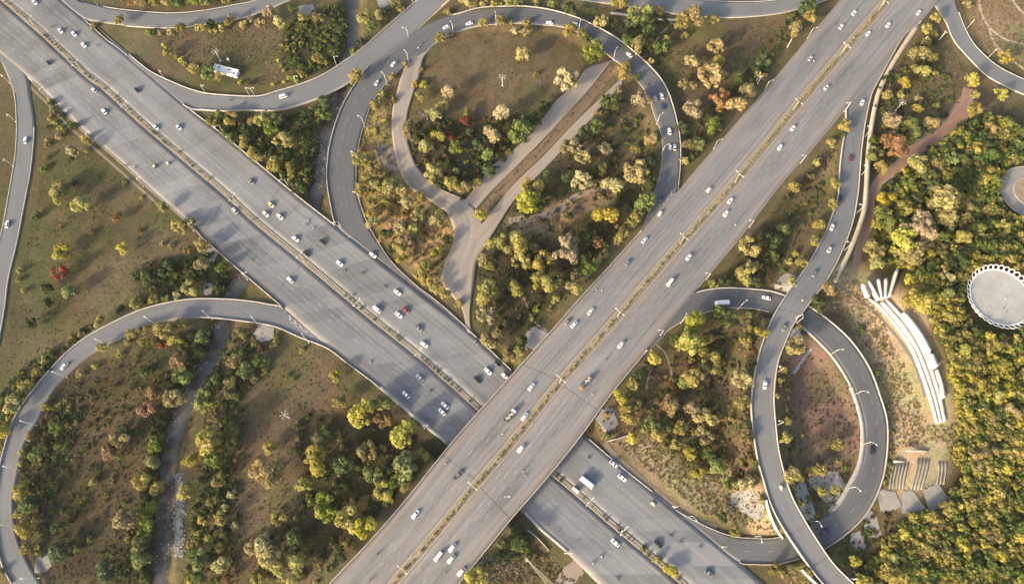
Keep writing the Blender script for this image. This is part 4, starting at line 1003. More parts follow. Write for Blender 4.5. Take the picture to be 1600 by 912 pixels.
# dense thickets: polygon, count, radius range, kinds
THICK = [([(60, 690), (120, 600), (280, 520), (270, 640), (240, 760), (200, 880), (90, 880)], 260, (0.6, 2.1), 'wgwgddw'),
         ([(440, 40), (520, 5), (545, 20), (535, 90), (500, 118), (460, 125), (450, 100)], 230, (1.2, 2.6), 'ggddgy'),
         ([(400, 175), (510, 160), (505, 230), (480, 300), (440, 285), (340, 205), (310, 180)], 330, (1.2, 2.6), 'ggddgdy'),
         ([(220, 410), (330, 395), (385, 430), (375, 460), (300, 462), (220, 478)], 170, (1.0, 2.4), 'ddgdgw'),
         ([(300, 515), (350, 520), (345, 545), (300, 590), (285, 610), (280, 540)], 70, (1.0, 2.2), 'ggdd'),
         ([(355, 520), (400, 515), (380, 600), (370, 700), (370, 800), (360, 912), (290, 912), (300, 800), (320, 680), (310, 620)], 330, (1.0, 2.5), 'ggddgdy'),
         ([(235, 640), (258, 660), (250, 760), (235, 860), (225, 912), (170, 912), (210, 820), (225, 740)], 150, (1.0, 2.3), 'gddgw'),
         ([(30, 720), (60, 660), (100, 620), (130, 640), (90, 760), (70, 870), (45, 860)], 220, (0.9, 2.2), 'wgdyw'),
         ([(0, 610), (50, 560), (110, 530), (140, 505), (150, 520), (60, 600), (15, 690), (0, 720)], 130, (0.9, 2.2), 'ddgdy'),
         ([(460, 640), (640, 640), (700, 700), (590, 830), (500, 912), (400, 912), (410, 840), (470, 760)], 330, (0.9, 2.6), 'dbgwoypd'),
         ([(640, 190), (820, 180), (840, 210), (760, 280), (720, 310), (650, 270)], 380, (1.0, 2.6), 'dgdgdbyo'),
         ([(840, 290), (960, 150), (1020, 190), (1025, 300), (960, 390), (850, 500), (770, 540), (760, 400)], 480, (0.9, 2.7), 'dgbdwypd'),
         ([(1060, 230), (1150, 120), (1240, 20), (1290, 10), (1180, 150), (1080, 270)], 200, (0.9, 2.2), 'gdgwd'),
         ([(940, 30), (1040, 30), (1060, 60), (1020, 110), (960, 50)], 130, (1.0, 2.3), 'ddgg'),
         ([(960, 600), (1050, 520), (1190, 490), (1175, 640), (1190, 760), (1090, 740), (1010, 680)], 420, (0.9, 2.6), 'dbgwyop'),
         ([(1110, 440), (1200, 340), (1290, 230), (1310, 240), (1260, 370), (1200, 440)], 200, (0.9, 2.2), 'dgdwgb'),
         ([(1370, 130), (1430, 50), (1470, 70), (1490, 150), (1470, 230), (1380, 300), (1355, 330), (1360, 200)], 330, (1.0, 2.5), 'ddggwd'),
         ([(1375, 300), (1500, 200), (1600, 210), (1600, 912), (1340, 912), (1420, 800), (1500, 690), (1480, 560), (1400, 430)], 1500, (1.6, 3.2), 'yygYYgy'),
         ([(1215, 600), (1240, 580), (1245, 760), (1290, 800), (1300, 770), (1330, 770), (1280, 820), (1230, 780)], 110, (0.8, 1.9), 'gwyb'),
         ([(1385, 630), (1394, 632), (1396, 720), (1388, 760), (1380, 755), (1386, 700)], 70, (0.8, 1.4), 'yyg'),
         ([(570, 250), (620, 300), (690, 340), (700, 430), (650, 430), (580, 340)], 230, (0.8, 1.9), 'yowpy'),
         ([(1290, 880), (1330, 830), (1385, 790), (1400, 820), (1360, 900), (1330, 912)], 110, (0.9, 2.0), 'dgdw'),
         ([(735, 850), (800, 820), (840, 835), (870, 870), (840, 870), (760, 880)], 60, (0.9, 1.9), 'dgd')]
def fill(pg, n, rr, kinds, rnd, z=0.35):
    out = []
    x0, x1 = min(p[0] for p in pg), max(p[0] for p in pg); y0, y1 = min(p[1] for p in pg), max(p[1] for p in pg)
    tries = 0
    while len(out) < n and tries < n * 12:
        tries += 1
        x, y = rnd.uniform(x0, x1), rnd.uniform(y0, y1)
        if not in_poly(pg, x, y) or blocked(x, y, 2): continue
        R_ = rnd.uniform(*rr)
        p, g = locate(x, y, R_ * z)
        if not road_clear(p.x, p.y, 0.8): continue
        if g < -3.2: continue
        out.append((p.x, p.y, g + R_ * z, R_, rnd.choice(kinds)))
    return out
items = []
for pg, n, rr, kk in THICK: items += fill(pg, int(n * (1.0 if n == 1500 else 0.85 if pg[0][0] < 450 else 0.6)), rr, kk, rt, 1.5 if n == 1500 else 0.35)
scatter('thicket', items, CL['bush'], 'mixed green and brown undergrowth between the roads and along the creek', 'undergrowth')
# grass tufts and weeds everywhere off the asphalt
WEEDS = [([(955, 104), (962, 112), (800, 287), (752, 338), (748, 330), (800, 270)], 150, (.3, .8), 'wybw'),
         ([(50, 130), (320, 370), (390, 440), (300, 465), (60, 590), (0, 640), (-20, 600), (-20, 300)], 1100, (.25, .65), 'wwwgw'),
         ([(160, 45), (440, 25), (450, 110), (400, 148), (250, 120)], 800, (.25, .7), 'wwpws'),
         ([(640, 80), (760, 42), (880, 50), (960, 95), (830, 200), (640, 260)], 800, (.25, .65), 'wwwb'),
         ([(560, 190), (610, 130), (620, 230), (720, 340), (700, 470), (560, 300)], 1300, (.3, 1.0), 'yysps'),
         ([(750, 360), (960, 140), (1030, 200), (1020, 320), (800, 580), (740, 500)], 1700, (.3, .9), 'bwwdb'),
         ([(1010, 90), (1300, 10), (1070, 290), (1060, 180)], 1300, (.3, .9), 'wwbgw'),
         ([(20, 690), (110, 590), (300, 505), (350, 505), (230, 912), (60, 912)], 1300, (.3, .8), 'wwgwgd'),
         ([(360, 560), (420, 510), (590, 610), (700, 700), (500, 912), (370, 912)], 1200, (.25, .75), 'wbwwo'),
         ([(950, 610), (1040, 530), (1190, 490), (1170, 700), (1190, 830), (1060, 790), (930, 690)], 1700, (.3, .9), 'bwswo'),
         ([(960, 690), (1010, 680), (1210, 780), (1215, 835), (1060, 790)], 900, (.3, .8), 'sspsy'),
         ([(1225, 520), (1340, 600), (1350, 700), (1300, 800), (1240, 790), (1220, 650)], 600, (.3, .9), 'bpowb'),
         ([(1275, 430), (1345, 420), (1480, 560), (1500, 700), (1400, 800), (1395, 640), (1320, 510)], 1500, (.3, .9), 'ssspsy'),
         ([(1110, 440), (1310, 190), (1310, 300), (1200, 450)], 700, (.3, .9), 'wbgw'),
         ([(1360, 100), (1440, 30), (1600, 160), (1600, 230), (1360, 330)], 1300, (.3, .9), 'wwgsw'),
         ([(1500, 0), (1600, 0), (1600, 115), (1530, 80)], 500, (.3, .8), 'sswp'),
         ([(300, 180), (500, 170), (490, 300), (450, 290)], 500, (.4, 1.0), 'gdw'),
         ([(900, 5), (1080, 30), (1010, 100), (940, 45)], 400, (.3, 1.0), 'wgdb'),
         ([(700, 912), (830, 810), (960, 912)], 600, (.3, .8), 'wbpo'),
         ([(1090, 870), (1160, 885), (1260, 890), (1310, 930), (1210, 920)], 250, (.3, .8), 'wypb'),
         ([(0, 620), (120, 530), (150, 520), (0, 730)], 400, (.4, 1.1), 'gdwy'),
         ([(340, 505), (400, 510), (370, 912), (280, 912)], 700, (.4, 1.1), 'gdwp')]
items = []
for pg, n, rr, kk in WEEDS: items += fill(pg, n, rr, kk, rt, 0.2)
scatter('grass_and_weeds', items, CL['weed'], 'rough dry grass and weeds covering the open ground', 'grass')

# ------------------------------------------------------------------ street lamps
def nearest(px, py, keys=None, h=None):
    best = None
    for key, r in ROADS.items():
        if keys and key not in keys: continue
        zc = r['C'][:, 2]
        vx, vy = PX(r['C'][:, 0], r['C'][:, 1], zc)
        d2 = (vx - px) ** 2 + (vy - py) ** 2
        k = int(d2.argmin())
        q = d2[k] ** .5 - r['hw'][k] * 2.6
        if best is None or q < best[0]: best = (q, key, k)
    return best[1], best[2]
def lamp_proto(double):
    root = empty('street_lamp', (0, 0, 0))
    b = MB(); b.tube([(0, 0, -0.3), (0, 0, 4), (0, 0, 8.6)], [0.15, 0.12, 0.09], 8); b.box((0, 0, 0.1), (0.5, 0.5, 0.3)); b.build('pole', M['steel'], root, True)
    for s in ((1, -1) if double else (1,)):
        b = MB(); b.tube([(0, 0, 8.5), (s * 0.5, 0, 9.1), (s * 1.4, 0, 9.45), (s * 2.2, 0, 9.5)], [0.085, 0.08, 0.07, 0.06], 6)
        arm = b.build('arm', M['steel'], root, True)
        b = MB(); b.box((s * 2.55, 0, 9.50), (0.95, 0.42, 0.20), 0, 0.8); b.box((s * 2.6, 0, 9.38), (0.6, 0.30, 0.06)); b.build('lamp_head', M['lamp'], arm)
    return root
LP = {False: lamp_proto(False), True: lamp_proto(True)}
used = {False: False, True: False}
def get(double):
    if not used[double]: used[double] = True; return LP[double]
    return copy_tree(LP[double])
RN = {'SEu': 'upper carriageway of the wide highway', 'SEl': 'lower carriageway of the wide highway', 'SEm': 'median of the wide highway', 'NEm': 'median of the overpass road', 'NEl': 'left carriageway of the overpass road', 'NEr': 'right carriageway of the overpass road',
      'A': 'top left slip road', 'B': 'teardrop loop road', 'L': 'lower left loop road', 'H': 'round loop road', 'K': 'curving flyover', 'D': 'slip road at the top edge', 'E': 'service road at the top', 'F': 'park road at top right', 'G': 'slip road at the left edge', 'C': 'old island road', 'C1': 'old island road', 'C2': 'old island road'}
lamps = []   # base px, road key, double
for key, pts in {
    'SEm': [(60, 48), (131, 110), (205, 177), (372, 318), (474, 407), (560, 478), (656, 556), (917, 783), (972, 831)],
    'NEm': [(1374, 15), (1313, 86), (1238, 174), (1150, 283), (1063, 381), (966, 494), (876, 596), (741, 760), (632, 890)]}.items():
    for p in pts: lamps.append((p, key, True))
for key, pts in {
    'SEl': [(90, 167), (162, 231), (240, 302), (322, 378), (412, 458), (697, 694), (820, 805), (922, 897)],
    'L': [(460, 524), (388, 503), (313, 498), (229, 508), (155, 540), (94, 594), (49, 660), (24, 735), (20, 816), (47, 896)],
    'G': [(22, 163), (25, 219), (15, 281)],
    'A': [(660, 0), (613, 64), (546, 92), (488, 127), (422, 147), (352, 148), (288, 134), (424, 122)],
    'B': [(632, 93), (603, 130), (569, 190), (556, 245), (556, 300), (708, 52), (772, 36), (902, 43), (958, 88), (1027, 190), (1033, 235)],
    'NEl': [(1285, 38), (1217, 115), (1137, 208)],
    'NEr': [(1235, 277), (1148, 379), (1083, 458), (1016, 549), (1300, 197)],
    'H': [(1257, 503), (1313, 562), (1345, 624), (1348, 702), (1323, 771), (1267, 821), (1183, 841), (1080, 812), (1174, 481), (1083, 493)],
    'K': [(1352, 207), (1345, 267), (1337, 329), (1317, 392), (1240, 511), (1212, 658), (1317, 894), (1216, 578)],
    'SEu': [(1019, 768), (1092, 820), (340, 205), (437, 284), (515, 345)],
    'F': [(1509, 49), (1540, 96)], 'D': [(168, 10)], 'E': [(1276, 10)]}.items():
    for p in pts: lamps.append((p, key, False))
l_items = []
for (px, py), key, dbl in lamps:
    r = ROADS[key]
    vx, vy = PX(r['C'][:, 0], r['C'][:, 1], r['C'][:, 2])
    k = int(((vx - px) ** 2 + (vy - py) ** 2).argmin())
    if dbl:
        c = r['C'][k]; pos = (c[0], c[1], c[2]); a, b_ = r['L'][k], r['R'][k]
        ang = math.atan2(b_[1] - a[1], b_[0] - a[0])
    else:
        c = r['C'][k]; g = G(px, py, c[2])
        a = r['L'][k] if (Vector(r['L'][k][:2]) - g.xy).length < (Vector(r['R'][k][:2]) - g.xy).length else r['R'][k]
        n_ = (Vector(c[:2]) - Vector(a[:2])).normalized()
        pos = (a[0] - n_.x * 0.95, a[1] - n_.y * 0.95, max(a[2] - 0.3, tz(a[0] - n_.x, a[1] - n_.y)))
        ang = math.atan2(n_.y, n_.x)
    o = get(dbl); o.location = pos; o.rotation_euler = (0, 0, ang)
    kind = 'double armed street lamp on the ' if dbl else 'tall single armed street lamp beside the '
    l_items.append((o, kind + RN[key], 'street lamps along the ' + RN[key], px))
def pick_words(items, cat, tail):
    by = {}
    for it in items: by.setdefault(it[1], []).append(it)
    for lab, its in by.items():
        its.sort(key=lambda q: q[3]); n = len(its)
        for k, (o, _, g_, _) in enumerate(its):
            l = lab
            if n > 1: l = lab + (', leftmost' if k == 0 else ', rightmost' if k == n - 1 else ', ' + ORD[min(k + 1, 20)] + ' from left')
            tag(o, l, cat, g_)
pick_words(l_items, 'street lamp', '')

# mast lights with six arms
def mast(px, py, label, h=8.6):
    p = G(px, py, 0); z = tz(p.x, p.y)
    root = empty('mast_light', (p.x, p.y, z))
    b = MB(); b.tube([(0, 0, -.3), (0, 0, h * .5), (0, 0, h)], [0.26, 0.2, 0.15], 8); b.box((0, 0, .2), (.9, .9, .5)); b.build('pole', M['steel'], root)
    for k in range(6):
        w = k * math.pi / 3 + .3; c, s = math.cos(w), math.sin(w)
        b = MB(); b.tube([(0, 0, h - .3), (c * .8, s * .8, h), (c * 1.7, s * 1.7, h + .1)], 0.06, 5)
        a = b.build('arm', M['steel'], root)
        b = MB(); b.box((c * 1.95, s * 1.95, h + .1), (.6, .34, .18), w, .8); b.build('lamp_head', M['steel'], a)
    tag(root, label, 'mast light', 'six armed mast lights')
mast(785, 133, 'six armed white mast light on the lawn of the teardrop island')
mast(451, 652, 'six armed white mast light on the brown ground right of the creek')
mast(344, 94, 'six armed white mast light beside the white roofed hut')
mast(1400, 172, 'six armed white mast light among trees right of the flyover')

# ------------------------------------------------------------------ vehicles
def loft(secs, name, mat, parent, smooth=False):
    """secs: list of (x, [(y, z) ...]) cross-sections of equal length, closed hull"""
    V, F = [], []; n = len(secs[0][1])
    for x, ring in secs:
        V += [(x, y, z) for y, z in ring]
    for i in range(len(secs) - 1):
        for k in range(n):
            F.append((i * n + k, i * n + (k + 1) % n, (i + 1) * n + (k + 1) % n, (i + 1) * n + k))
    F.append(tuple(range(n - 1, -1, -1))); F.append(tuple(range((len(secs) - 1) * n, len(secs) * n)))
    return obj(name, mesh(name, V, F, mat, smooth), parent)
def ring(w, z0, z1, c=0.12):
    return [(-w + c, z0), (w - c, z0), (w, z0 + c), (w, z1 - c), (w - c * 1.3, z1), (-w + c * 1.3, z1), (-w, z1 - c), (-w, z0 + c)]
def wheel(root, x, y, r_=0.33, w=0.24):
    b = MB(); b.tube([(x, y - w / 2, r_), (x, y + w / 2, r_)], r_, 12)
    b.build('wheel', M['tyre'], root)
def quad(name, pts, mat, root):
    return obj(name, mesh(name, pts, [tuple(range(len(pts)))], mat), root)
def make_car(kind):
    root = empty('car', (0, 0, 0))
    if kind == 'car':
        L, W, hb, hr = 4.4, .88, .88, 1.45
        ws, rf, rr, rw_ = 1.05, .35, -1.0, -1.75          # windscreen foot, roof front, roof rear, rear window foot
    elif kind == 'hatchback':
        L, W, hb, hr = 3.7, .80, .92, 1.50
        ws, rf, rr, rw_ = .95, .30, -1.25, -1.70
    else:                                                  # van
        L, W, hb, hr = 4.9, .92, 1.05, 1.95
        ws, rf, rr, rw_ = 2.0, 1.45, -2.2, -2.38
    h = L / 2
    loft([(-h, ring(W * .86, .38, hb * .82)), (-h + .12, ring(W * .95, .28, hb * .93)), (-h + .7, ring(W, .24, hb)), (0, ring(W, .22, hb)), (ws, ring(W, .24, hb * .99)), (h - .35, ring(W * .94, .28, hb * .86)), (h - .08, ring(W * .86, .32, hb * .76)), (h, ring(W * .78, .38, hb * .66))], 'body', M['p_white'], root)
    g = W * .93; t_ = W * .74
    z0, z1 = hb - .01, hr - .05
    gh = loft([(rw_, [(-g, z0), (g, z0), (g * .99, z0 + .02), (-g * .99, z0 + .02)]), (rr, [(-g, z0), (g, z0), (t_, z1), (-t_, z1)]), (rf, [(-g, z0), (g, z0), (t_, z1), (-t_, z1)]), (ws, [(-g, z0), (g, z0), (g * .99, z0 + .02), (-g * .99, z0 + .02)])], 'window_band', M['glass'], root)
    loft([(rr - .05, [(-t_ * .98, z1 - .02), (t_ * .98, z1 - .02), (t_ * .9, hr - .01), (-t_ * .9, hr - .01)]), (rr + .2, [(-t_ * 1.03, z1 - .02), (t_ * 1.03, z1 - .02), (t_ * .92, hr + .02), (-t_ * .92, hr + .02)]), (rf - .2, [(-t_ * 1.03, z1 - .02), (t_ * 1.03, z1 - .02), (t_ * .92, hr + .02), (-t_ * .92, hr + .02)]), (rf + .06, [(-t_ * .98, z1 - .02), (t_ * .98, z1 - .02), (t_ * .9, hr - .02), (-t_ * .9, hr - .02)])], 'roof', M['p_white'], root)
    for s in (-1, 1):
        for x in (rf - .02, (rf + rr) / 2, rr + .03):      # pillars
            b = MB(); b.tube([(x + (.35 if x > 0 else (-.25 if x < rr + .1 else 0)), s * (g + .012), z0), (x, s * (t_ + .015), z1)], .055, 4); b.build('pillar', M['p_white'], root)
        for x in (h - .85, -h + .8): wheel(root, x, s * (W - .13))
        quad('headlight', [(h - .05, s * W * .80, hb * .62), (h - .01, s * W * .48, hb * .62), (h - .07, s * W * .48, hb * .78), (h - .14, s * W * .82, hb * .78)], M['lens'], root)
        quad('tail_light', [(-h - .004, s * W * .52, hb * .6), (-h - .004, s * W * .80, hb * .6), (-h - .004, s * W * .80, hb * .76), (-h - .004, s * W * .52, hb * .76)], M['tail'], root)
        b = MB(); b.box((ws - .15, s * (W + .09), hb + .06), (.14, .20, .14)); b.build('mirror', M['p_white'], root)
    return root
def make_bus(L=7.2, W=1.12, H=2.75):
    root = empty('minibus', (0, 0, 0)); h = L / 2
    loft([(-h, ring(W * .94, .45, H * .95, .15)), (-h + .2, ring(W, .38, H, .15)), (h - .5, ring(W, .38, H, .15)), (h - .12, ring(W * .97, .40, H * .93, .15)), (h, ring(W * .92, .45, H * .60, .15))], 'body', M['p_white'], root)
    quad('windscreen', [(h + .012, -W * .80, 1.35), (h + .012, W * .80, 1.35), (h - .10, W * .80, H * .90), (h - .10, -W * .80, H * .90)], M['glass'], root)
    for s in (-1, 1):
        for k in range(5):
            x = -h + .7 + k * (L - 1.6) / 5
            quad('side_window', [(x, s * (W + .012), 1.45), (x + .95, s * (W + .012), 1.45), (x + .95, s * (W + .012), 2.25), (x, s * (W + .012), 2.25)], M['glass'], root)
        for x in (h - 1.3, -h + 1.5): wheel(root, x, s * (W - .16), .42, .28)
    for k in range(4):
        b = MB(); b.box((-h + 1.1 + k * 1.45, 0, H + .03), (.9, W * 1.25, .07)); b.build('roof_panel', M['lamp'], root)
    return root
def make_pickup():
    root = empty('pickup_truck', (0, 0, 0)); W = .9; h = 2.5
    loft([(-.2, ring(W, .35, 1.05)), (1.2, ring(W, .35, 1.05)), (2.3, ring(W * .93, .38, .95)), (h, ring(W * .84, .45, .8))], 'body', M['p_white'], root)
    loft([(-.25, [(-.8, 1.04), (.8, 1.04), (.68, 1.68), (-.68, 1.68)]), (.5, [(-.8, 1.04), (.8, 1.04), (.68, 1.68), (-.68, 1.68)]), (1.15, [(-.8, 1.04), (.8, 1.04), (.78, 1.06), (-.78, 1.06)])], 'window_band', M['glass'], root)
    b = MB(); b.box((.12, 0, 1.72), (.85, 1.34, .07)); b.build('roof', M['p_white'], root)
    b = MB(); b.box((-1.4, 0, .65), (2.2, 1.7, .12)); b.box((-1.4, .86, .95), (2.2, .07, .55)); b.box((-1.4, -.86, .95), (2.2, .07, .55)); b.box((-2.5, 0, .95), (.07, 1.7, .55)); b.build('cargo_bed', M['p_grey'], root)
    for s in (-1, 1):
        for x in (1.6, -1.5): wheel(root, x, s * .78, .36)
        quad('headlight', [(h - .02, s * .70, .62), (h + .006, s * .42, .62), (h + .006, s * .42, .76), (h - .02, s * .70, .76)], M['lens'], root)
    return root
def make_truck():
    root = empty('cargo_truck', (0, 0, 0)); W = 1.15
    loft([(2.0, ring(W, .6, 2.5, .15)), (3.3, ring(W, .6, 2.5, .15)), (3.75, ring(W * .95, .6, 1.6, .15))], 'cab', M['p_white'], root)
    quad('windscreen', [(3.42, -.9, 1.66), (3.42, .9, 1.66), (3.30, .85, 2.35), (3.30, -.85, 2.35)], M['glass'], root)
    b = MB(); b.box((-.95, 0, 1.02), (5.6, 2.2, .2)); b.build('bed_floor', M['p_brown'], root)
    for s in (-1, 1):
        b = MB(); b.box((-.95, s * 1.14, 1.7), (5.6, .09, 1.3)); b.build('side_board', M['p_grey'], root)
        for x in (2.7, -1.2, -2.4): wheel(root, x, s * .95, .48, .3)
    b = MB(); b.box((-3.79, 0, 1.7), (.09, 2.2, 1.3)); b.box((1.84, 0, 1.9), (.09, 2.2, 1.7)); b.build('end_board', M['p_grey'], root)
    b = MB()
    for k in range(5): b.box((-3.1 + k * 1.05, (k % 2 - .5) * .5, 1.45 + .1 * (k % 3)), (.95, 1.3, .7))
    b.build('cargo', M['p_beige'], root)
    return root
def make_rickshaw():
    root = empty('auto_rickshaw', (0, 0, 0))
    loft([(-1.25, ring(.60, .35, .9)), (-.2, ring(.64, .3, .85)), (.6, ring(.5, .3, .8)), (1.25, ring(.22, .4, .8, .06))], 'body', M['p_white'], root)
    loft([(-1.2, ring(.58, 1.0, 1.6)), (-.2, ring(.62, 1.05, 1.72)), (.5, ring(.52, 1.2, 1.6))], 'canopy', M['p_beige'], root)
    quad('windscreen', [(.78, -.42, .82), (.78, .42, .82), (.52, .42, 1.45), (.52, -.42, 1.45)], M['glass'], root)
    for x, y in ((1.0, 0), (-.8, .55), (-.8, -.55)): wheel(root, x, y, .25, .14)
    return root
def make_moto():
    root = empty('motorcycle', (0, 0, 0))
    for x in (.62, -.62):
        b = MB(); b.tube([(x, -.06, .31), (x, .06, .31)], .31, 12); b.build('wheel', M['tyre'], root)
    b = MB(); b.tube([(.62, 0, .31), (.42, 0, .85), (-.1, 0, .45), (-.62, 0, .31)], [.04, .05, .10, .05], 6); b.tube([(.30, 0, .80), (-.05, 0, .84)], [.13, .14], 7); b.build('frame', M['p_dark_red'], root)
    b = MB(); b.box((-.38, 0, .80), (.75, .26, .10)); b.build('seat', M['tyre'], root)
    b = MB(); b.tube([(.38, -.34, 1.0), (.45, 0, .95), (.38, .34, 1.0)], .025, 5); b.build('handlebar', M['steel'], root)
    b = MB(); b.tube([(.50, 0, .85), (.60, 0, .86)], .09, 8); b.build('headlight', M['lens'], root)
    return root
def make_person(sitting):
    """one skinned body over a posed skeleton"""
    if sitting:
        J = {'pel': (-.25, 0, .92), 'che': (-.12, 0, 1.28), 'nec': (-.06, 0, 1.48), 'hea': (-.01, 0, 1.64), 'top': (-.01, 0, 1.76),
             'ls': (-.10, .20, 1.40), 'le': (.10, .27, 1.16), 'lw': (.34, .30, 1.05), 'rs': (-.10, -.20, 1.40), 're': (.10, -.27, 1.16), 'rw': (.34, -.30, 1.05),
             'lk': (.17, .22, .80), 'la': (-.05, .20, .38), 'lt': (.14, .21, .33), 'rk': (.17, -.22, .80), 'ra': (-.05, -.20, .38), 'rt': (.14, -.21, .33)}
    else:
        J = {'pel': (0, 0, .95), 'che': (0, 0, 1.28), 'nec': (0, 0, 1.48), 'hea': (.02, 0, 1.62), 'top': (.02, 0, 1.74),
             'ls': (0, .19, 1.42), 'le': (-.05, .26, 1.14), 'lw': (.08, .27, .90), 'rs': (0, -.19, 1.42), 're': (.04, -.26, 1.14), 'rw': (.16, -.27, .92),
             'lk': (.10, .11, .52), 'la': (.02, .11, .08), 'lt': (.20, .11, .04), 'rk': (-.02, -.11, .52), 'ra': (-.18, -.11, .10), 'rt': (0, -.11, .04)}
    E = [('pel', 'che'), ('che', 'nec'), ('nec', 'hea'), ('hea', 'top'), ('che', 'ls'), ('ls', 'le'), ('le', 'lw'), ('che', 'rs'), ('rs', 're'), ('re', 'rw'), ('pel', 'lk'), ('lk', 'la'), ('la', 'lt'), ('pel', 'rk'), ('rk', 'ra'), ('ra', 'rt')]
    Rr = {'pel': .16, 'che': .17, 'nec': .07, 'hea': .11, 'top': .08, 'ls': .08, 'rs': .08, 'le': .055, 're': .055, 'lw': .04, 'rw': .04, 'lk': .075, 'rk': .075, 'la': .05, 'ra': .05, 'lt': .045, 'rt': .045}
    ks = list(J)
    me = bpy.data.meshes.new('person')
    me.from_pydata([J[k] for k in ks], [(ks.index(a), ks.index(b)) for a, b in E], [])
    o = bpy.data.objects.new('person', me); COL.objects.link(o)
    md = o.modifiers.new('skin', 'SKIN')
    for i, k in enumerate(ks):
        me.skin_vertices[0].data[i].radius = (Rr[k], Rr[k]); me.skin_vertices[0].data[i].use_root = (k == 'pel')
    o.modifiers.new('sub', 'SUBSURF').levels = 1
    dg = bpy.context.evaluated_depsgraph_get()
    ev = bpy.data.meshes.new_from_object(o.evaluated_get(dg))
    bpy.data.objects.remove(o, do_unlink=True)
    ev.name = 'person'
    m = [M['p_white'], NT('skin').done((.30, .18, .11), .6), NT('hair').done((.02, .017, .015), .6), NT('trousers').done((.06, .06, .07), .8)]
    for x in m: ev.materials.append(x)
    for pl in ev.polygons:
        z = pl.center.z
        hz = J['nec'][2]
        pl.material_index = 2 if z > hz + .20 else 1 if z > hz + .02 else 3 if z < J['pel'][2] - .08 else 0
        pl.use_smooth = True
    return ev
RIDER, WALKER = make_person(True), make_person(False)
PROTO = {'car': make_car('car'), 'hatchback': make_car('hatchback'), 'van': make_car('van'), 'minibus': make_bus(), 'pickup': make_pickup(), 'truck': make_truck(), 'rickshaw': make_rickshaw(), 'motorcycle': make_moto()}
PROTO['hatchback'].name = 'hatchback'; PROTO['van'].name = 'van'
PUSED = {k: False for k in PROTO}
PAINTED = {'body', 'roof', 'pillar', 'mirror', 'cab'}
COLN = {'w': 'white', 's': 'silver', 'k': 'black', 'y': 'grey', 'r': 'red', 'm': 'dark_red', 'b': 'dark_blue', 'l': 'pale_blue', 't': 'pale_yellow', 'p': 'pink', 'e': 'beige', 'n': 'brown'}
VEH = {
 (0, 0): "162 12 wc SEu,282 145 wc SEu,346 160 wc SEu,392 212 wc SEu,453 213 km SEu,225 293 kh SEl,440 422 sc SEl,487 522 wc SEl,641 422 kc SEu,730 597 lc SEu,837 597 lc SEu,630 783 wm SEl,587 775 km SEl,722 780 mk SEl,785 765 ek SEl,1177 850 yc SEu,118 657 wc G,240 125 km SEu,600 62 km D,1080 468 km A,1137 485 wm A",
 (400, 0): "128 452 wv A,645 300 wc B,568 387 sc B,892 127 wc B,1000 110 wc B,760 228 wm B,782 200 km B",
 (800, 0): "177 107 wc B,298 113 wh B,550 257 wc B,640 393 km B,673 462 sh B,702 450 wc B,707 500 bc B,739 615 wc B,742 687 sh B,763 690 sc B,923 889 wh NEl",
 (1200, 0): "405 60 wc NEl,345 125 wc NEl,320 110 km NEl,470 158 wc NEr,564 118 wc NEr,707 60 wc NEr,200 273 sc NEl,213 289 wm NEl,275 410 sc NEr,443 480 wc K,117 600 wc NEr,57 690 wc NEr,388 743 mc K,250 588 km NEr",
 (0, 304): "32 138 wc G,300 803 wc L,1178 306 km SEl,1100 75 sc SEl",
 (400, 304): "70 47 tc SEu,45 90 wc SEu,112 103 wc SEu,185 207 wc SEu,312 222 kc SEu,235 277 kc SEu,392 322 wc SEu,548 283 wc SEu,160 400 wc SEl,500 367 km SEu,663 458 wc SEu,603 430 km SEu,690 408 km SEu,567 538 wv SEu,670 563 wc SEu,703 542 rc SEu,763 626 yc SEu,789 702 wc SEu,768 857 sc SEl,1037 868 kc SEu,1088 827 wc SEu,1030 690 yh SEu,1132 792 kh SEu,1165 848 wh SEu,535 783 wm SEl,243 120 wm SEu,235 140 km SEu,267 157 wm SEu,452 470 km SEu,412 357 km SEu",
 (800, 304): "656 52 wh B,700 20 bc B,695 88 wh B,622 212 wc NEl,545 316 yc NEl,1024 28 wc NEr,1004 88 wc NEr,830 292 wc NEr,741 412 wv NEr,369 546 wc NEl,262 593 yc NEl,292 608 wc NEl,511 703 wc NEr,92 900 wc NEl,343 885 nt NEr,983 510 wb H,1193 483 wc H,1187 890 wc K,1046 143 wm NEr,420 450 wm NEl,393 447 wm NEl,443 770 km NEr",
 (1200, 304): "340 17 kc K,301 152 wc K,289 257 sc K,218 370 yc K,77 622 yc K,160 497 wm K",
 (400, 608): "703 25 wc SEl,885 75 wc SEl,872 105 wc SEl,947 400 yp NEl,748 585 wc NEl,855 782 wv NEr,920 742 wc NEr,915 795 wc NEr,885 862 em NEr,962 855 wc NEr,887 350 wm NEl,572 768 km NEl,538 890 km NEl,1190 125 wt NEl,1155 210 wm NEl,815 8 km SEl",
 (800, 608): "60 127 wc NEl,42 277 wc NEr,375 22 wm NEr,50 382 pm NEr,62 403 em NEr,350 437 wb SEu,477 349 sc SEu,517 414 wc SEu,662 537 ek SEu,685 725 kc SEu,484 718 wc SEl,923 862 yc SEu,745 687 km SEu,793 715 km SEu,883 738 km SEu,420 783 wm SEl,380 815 wm SEl,495 887 km SEl,360 320 km SEu,395 402 km SEu",
 (1200, 608): "62 462 pk K,490 285 kc H,270 665 bc H"}
TYPE = {'c': 'car', 'h': 'hatchback', 'v': 'van', 'b': 'minibus', 'p': 'pickup', 't': 'truck', 'k': 'rickshaw', 'm': 'motorcycle'}
